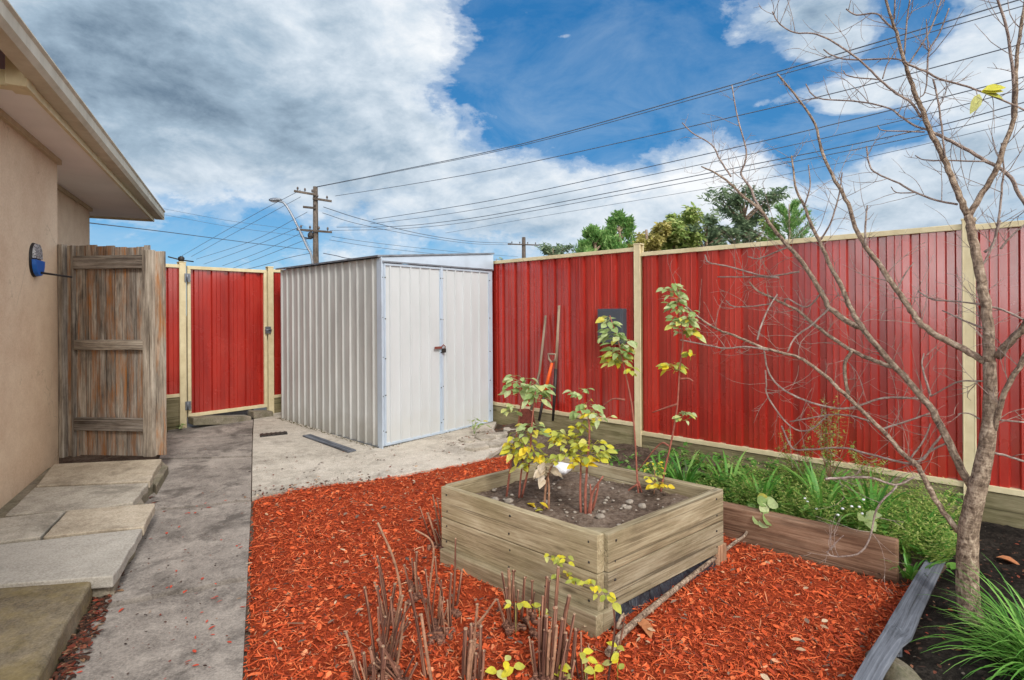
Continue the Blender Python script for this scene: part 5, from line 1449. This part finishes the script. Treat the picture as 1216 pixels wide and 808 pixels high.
SL0 = V((p1.x, p1.y, 0)); SL1 = SL0 + V((-.745, .667, 0)) * 60
S3 = lambda x, y: onLine(x, y, SL0, SL1)
for l, p, r in [('power line from pole to the lower left, uppermost of the fan', [(357, 226), (300, 256), (216, 304)], .022), ('power line of the left fan, second from the top', [(357, 234), (300, 265), (227, 305)], .02),
                ('power line of the left fan, third from the top', [(365, 252), (300, 286), (233, 308)], .02), ('power line of the left fan, fourth from the top', [(360, 268), (300, 293), (242, 314)], .02),
                ('power line of the left fan, fifth from the top', [(360, 276), (310, 299), (264, 316)], .02), ('power line of the left fan, lowest', [(365, 284), (320, 302), (276, 319)], .02)]: wire(l, p, S3, r, 'power lines fanning left of the pole')
HL0 = V((-9.5, 12, 0)); HL1 = V((p1.x, p1.y, 0))
S4 = lambda x, y: onLine(x, y, HL0, HL1) if x > 108 else D(x, y, 11)
S5 = lambda x, y: D(x, y, lerp(14, 36, (x - 100) / 270))
S6 = lambda x, y: D(x, y, 33 + (375 - x) * .02)
wire('bold black service cable from the house corner to the power pole', [(85, 262), (107, 265), (200, 276), (300, 289), (366, 297)], S5, .022, 'service cables from the left')
wire('service cable dropping from the power pole behind the shed and gate', [(230, 332), (299, 318.5), (340, 307), (368, 301)], S6, .022, 'service cables from the left')
for l, p in [('thin cable from behind the eave, upper of the pair', [(150, 240), (199, 249), (270, 262), (350, 273), (374, 277)]), ('thin cable from behind the eave, lower of the pair', [(150, 248), (199, 256), (270, 269), (350, 280), (374, 284)])]:
    wire(l, p, S6, .014, 'thin cables behind the eave')
wire('thick drooping cable on the right of the near power pole', [(384, 301), (400, 304), (413, 307), (440, 308), (480, 305)], S6, .035, 'cables at the near pole')
wire('stay wire running down the right of the near power pole', [(353, 267), (362, 283), (371, 300)], S6, .016, 'cables at the near pole')

# ------------------------------------------------------------------ trees beyond the fence
def crown_tree(name, label, cx, ybase, Y, w_px, top, kind, mm, n, leafL, gaps=.5, bottom=None):
    base = D(cx, 372, Y); base.z = .1
    zt = D(cx, top, Y).z; zb = D(cx, ybase, Y).z
    rw = w_px * 1.22 / F * Y / 2
    t = thing(name, label, 'tree', base, 'trees beyond the fence')
    mb = MB(); q = smooth([base, V((base.x + .15, base.y, (zb) * .5)), V((base.x, base.y, zt - .25 * (zt - zb)))])
    mb.tube(q, taper(len(q), .16, .04), 8)
    ml = MB(); limbs = []
    for i in range(14):
        z = random.uniform(zb - .4, zt - .15 * (zt - zb)); th = random.uniform(0, 6.283)
        k = 1 - (z - zb) / (zt - zb + .01)
        if kind == 'cone': rr = rw * (.35 + .65 * k)
        else: rr = rw * math.sqrt(max(.1, 1 - (2 * (1 - k) - .9) ** 2 * .8))
        e = V((base.x + math.cos(th) * rr * .85, base.y + math.sin(th) * rr * .85, z + .25 * rr))
        s_ = V((base.x, base.y, z - .5 * rr)); qq = smooth([s_, s_.lerp(e, .5) + UP * .05, e]); mb.tube(qq, taper(len(qq), .05, .012), 6)
        limbs.append((s_, e, rr))
    mb.build('trunk', M['bark'], t)
    clumps = []
    for (s_, e, rr) in limbs:
        for k in range(4):
            clumps.append((s_.lerp(e, random.uniform(.5, 1.08)) + rdir(.5) * rr * .15, rr * random.uniform(.16, .34)))
    if kind == 'cone': clumps += [(V((base.x + random.gauss(0, .06), base.y, zt - random.uniform(.05, .4) * (zt - zb) * .5)), rw * .15) for k in range(6)]
    for i in range(int(n * 1.5)):
        c1, cr = random.choice(clumps)
        d = V((random.gauss(0, 1), random.gauss(0, 1), random.gauss(0, 1))).normalized() * cr * random.random() ** .45
        if kind == 'cone': d.z *= 1.9
        if kind == 'gum': d.z *= .75
        p = c1 + d; l = leafL * random.uniform(.6, 1.3)
        up = 1.2 if kind == 'cone' else random.uniform(-.8, .6)
        ml.leaf(p, rdir(.5) + V((0, 0, up)), UP + rdir(), l, l * (.28 if kind != 'round' else .5))
    ml.build('crown', M[mm], t)
random.seed(71)
crown_tree('conifer_tree', 'small bright green pointed tree just above the fence, leftmost', 706, 300, 17, 34, 274, 'cone', 'tree_a', 2600, .17)
crown_tree('conifer_tree', 'taller bright green pointed tree left of the cream post', 736, 300, 17.5, 44, 258, 'cone', 'tree_a', 3600, .17)
crown_tree('leafy_tree', 'olive and tan leafy tree just above the cream post', 768, 300, 17, 46, 264, 'round', 'tree_d', 3400, .14)
crown_tree('leafy_tree', 'tall full green tree right of the cream post', 800, 298, 18, 62, 253, 'round', 'tree_b', 5200, .15)
crown_tree('leafy_tree', 'open darker green tree between the full green tree and the gum', 838, 296, 18, 54, 262, 'round', 'tree_c', 2000, .15)
crown_tree('gum_tree', 'dark airy gum tree with a tall loose crown above the fence', 884, 262, 19, 68, 232, 'gum', 'tree_c', 1900, .2)
crown_tree('gum_tree', 'low loose dark foliage at the foot of the gum tree', 876, 300, 19, 60, 268, 'gum', 'tree_c', 1500, .18)
crown_tree('leafy_tree', 'yellow green bush behind the bare branches above the fence', 915, 296, 18, 40, 262, 'round', 'tree_b', 2200, .14)
crown_tree('leafy_tree', 'distant dark tree above the fence beside the far power pole', 657, 310, 60, 34, 290, 'gum', 'tree_c', 900, .5)
crown_tree('leafy_tree', 'distant tiny dark tree at the corner of the shed roof', 590, 318, 60, 18, 304, 'gum', 'tree_c', 300, .5)
# spiky pine
base = D(938, 372, 17); base.z = .1
t = thing('pine_tree', 'dark green spiky pine tree at the right end of the far trees', 'tree', base, 'trees beyond the fence')
mb = MB(); ztp = D(938, 243, 17).z; mb.tube([base, V((base.x, base.y, ztp))], [.15, .02], 8); mb.build('trunk', M['bark'], t)
ml = MB()
for i in range(60):
    z = random.uniform(2.6, ztp - .1); th = random.uniform(0, 6.283); L = (ztp - z) * .55 + .25; L = min(L, .85)
    s_ = V((base.x, base.y, z)); e = s_ + V((math.cos(th) * L * .8, math.sin(th) * L * .8, L * .75))
    for k in range(80):
        p = s_.lerp(e, .15 + .85 * k / 80); d = (e - s_).normalized() + rdir(.6) * .7
        ml.leaf(p, d, UP + rdir(), random.uniform(.09, .17), .022)
ml.build('crown', M['tree_a'], t)

# ------------------------------------------------------------------ light and sky
SUN_AZ = math.atan2(.42, -.9); SUN_EL = R(42)     # where the sun stands: behind the camera, to the right
sd = V((math.sin(SUN_AZ) * math.cos(SUN_EL), math.cos(SUN_AZ) * math.cos(SUN_EL), math.sin(SUN_EL)))
sun = bpy.data.lights.new('sun', 'SUN'); sun.energy = 1.3; sun.angle = R(12); sun.color = (1, .97, .93)
so = bpy.data.objects.new('sun', sun); COL.objects.link(so); so.rotation_euler = sd.to_track_quat('Z', 'Y').to_euler()
w = bpy.data.worlds.new('World'); scene.world = w; w.use_nodes = True
t = NT(w.node_tree)
sky = t.n('ShaderNodeTexSky', sky_type='NISHITA'); sky.sun_disc = False; sky.sun_elevation = SUN_EL; sky.sun_rotation = SUN_AZ
sky.air_density = 1.0; sky.dust_density = .3; sky.ozone_density = 2.5
tc = t.n('ShaderNodeTexCoord').outputs['Generated']
sx = t.n('ShaderNodeSeparateXYZ'); t.put(sx.inputs[0], tc)
az = t.m('ARCTAN2', sx.outputs[0], sx.outputs[1]); el = t.m('ARCSINE', sx.outputs[2])
def azel(px, py):
    u, ww = ray(px, py); return math.atan2(u, 1), math.atan2(ww, math.hypot(u, 1))
def blob(px, py, wx, wy, k):
    a0, e0 = azel(px, py); wa, we = wx / F, wy / F
    dx = t.m('DIVIDE', t.m('SUBTRACT', az, a0), wa); dy = t.m('DIVIDE', t.m('SUBTRACT', el, e0), we)
    r2 = t.m('ADD', t.m('MULTIPLY', dx, dx), t.m('MULTIPLY', dy, dy))
    return t.m('MULTIPLY', t.m('POWER', 2.718, t.m('MULTIPLY', r2, -1)), k)
def total(bl):
    s = None
    for b in bl:
        x = blob(*b); s = x if s is None else t.m('ADD', s, x)
    return s
def shift(vec, off):
    x = t.n('ShaderNodeVectorMath', operation='ADD'); t.put(x.inputs[0], vec); x.inputs[1].default_value = off; return x.outputs[0]
dome = shift(t.scale(tc, (1, 1, 1.8)), (0, 0, 0))
n1 = t.m('ADD', t.m('MULTIPLY', t.noise(dome, 3.0, 12, .60, .1), .68), t.m('MULTIPLY', t.noise(dome, 9.5, 9, .66, .3), .32))
n2_ = t.m('ADD', t.m('MULTIPLY', t.noise(shift(dome, (.03, -.01, .06)), 3.0, 12, .60, .1), .68), t.m('MULTIPLY', t.noise(shift(dome, (.012, -.01, .022)), 9.5, 9, .66, .3), .32))
n3_ = t.noise(shift(t.scale(tc, (1, 1, 1.6)), (3, 1, 2)), 3.4, 9, .62, .4)
cover = total([(200, 70, 210, 130, .30), (430, 60, 140, 110, .28), (80, 170, 240, 80, .20), (500, 200, 150, 50, .08), (640, 235, 150, 50, .07), (860, 215, 90, 62, .34), (720, 262, 170, 40, .22), (1085, 235, 80, 60, .36), (1185, 50, 50, 60, .24), (965, 25, 95, 30, .26), (1160, 120, 60, 40, .14),
               (1035, 104, 60, 15, .40), (985, 58, 40, 12, .34), (1010, 128, 40, 9, .30), (920, 118, 40, 9, .2), (1150, 170, 60, 14, .14), (625, 16, 14, 6, .26), (668, 43, 22, 5, .28), (735, 100, 40, 10, .26), (590, 130, 60, 14, .10), (620, 165, 90, 22, -.14), (420, 165, 90, 30, .10), (470, 265, 160, 30, .10),
               (700, 70, 125, 90, -.26), (850, 100, 120, 46, -.22), (1100, 165, 60, 20, -.2), (290, 270, 150, 46, -.30), (960, 190, 34, 60, -.22), (1010, 165, 60, 26, -.16), (560, 120, 60, 24, -.16), (1085, 30, 36, 50, -.16), (1010, 150, 100, 20, -.10)])
dens = t.m('ADD', t.m('MULTIPLY_ADD', t.m('SUBTRACT', n1, .5), 1.25, .5), cover)
alpha = t.ramp(dens, [(.50, 0), (.56, .35), (.64, .85), (.74, 1)], 'EASE')
dark = total([(200, 125, 330, 62, .44), (250, 40, 200, 50, .06), (420, 70, 70, 40, -.10), (480, 230, 200, 40, .12), (60, 60, 200, 90, .16), (960, 10, 120, 30, .24), (1090, 255, 130, 34, .14), (850, 268, 130, 18, .14), (860, 190, 90, 36, -.14)])
shade = t.m('ADD', t.m('MULTIPLY', t.m('SUBTRACT', n1, n2_), 2.5), t.m('SUBTRACT', .76, dark))
shade = t.m('ADD', shade, t.m('MULTIPLY', t.m('SUBTRACT', n3_, .5), 1.25))
shade = t.m('SUBTRACT', shade, t.m('MULTIPLY', t.m('SUBTRACT', dens, .62), .30))
shade = t.m('MULTIPLY_ADD', shade, .78, .14)
ccol = t.ramp(shade, [(.0, (1.3, 1.9, 2.6, 1)), (.34, (2.9, 3.8, 4.7, 1)), (.66, (5.2, 5.9, 6.6, 1)), (.95, (7.4, 7.6, 7.8, 1))])
skyc = t.mix(.78, t.mix(1.0, sky.outputs[0], (.55, .9, 1.15, 1), 'MULTIPLY'), t.ramp(el, [(.0, (2.4, 4.4, 6.2, 1)), (.12, (1.3, 3.3, 5.4, 1)), (.26, (.34, 1.9, 4.2, 1)), (.5, (.14, 1.4, 3.6, 1))]))
veil = t.m('MULTIPLY', t.ramp(t.noise(shift(dome, (5, 2, 1)), 5, 9, .65, .6), [(.40, 0), (.70, .65)]), t.ramp(el, [(.05, 1), (.42, .35)]))
skyc = t.mix(veil, skyc, (4.4, 5.4, 6.4, 1))
col = t.mix(alpha, skyc, ccol)
# added fill glow in the unseen sky behind the camera, brightens wall and yard
dt = t.n('ShaderNodeVectorMath', operation='DOT_PRODUCT'); t.put(dt.inputs[0], tc); dt.inputs[1].default_value = tuple(V((.55, -.72, .46)).normalized())
fill_glow = t.ramp(dt.outputs['Value'], [(.10, 0), (.75, 1)], 'EASE')
col = t.mix(fill_glow, col, t.mix(t.ramp(n1, [(.35, 0), (.65, 1)]), (11, 10.9, 10.7, 1), (17, 16.6, 16.0, 1)))
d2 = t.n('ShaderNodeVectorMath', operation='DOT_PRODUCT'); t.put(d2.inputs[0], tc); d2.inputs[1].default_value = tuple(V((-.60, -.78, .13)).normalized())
sheen_glow = t.ramp(d2.outputs['Value'], [(.945, 0), (.988, 1)], 'EASE')  # second added patch, unseen low behind-left, gives the red fence its sheen
col = t.mix(sheen_glow, col, (46, 45, 44, 1))
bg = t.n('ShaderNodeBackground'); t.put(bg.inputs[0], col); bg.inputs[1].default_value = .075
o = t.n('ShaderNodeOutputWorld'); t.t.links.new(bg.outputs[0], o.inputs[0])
scene.view_settings.view_transform = 'Standard'; scene.view_settings.look = 'None'
scene.view_settings.exposure = .8; scene.view_settings.gamma = 1
scene.cycles.use_denoising = True
for o in bpy.data.objects:
    if '_w' in o: del o['_w']
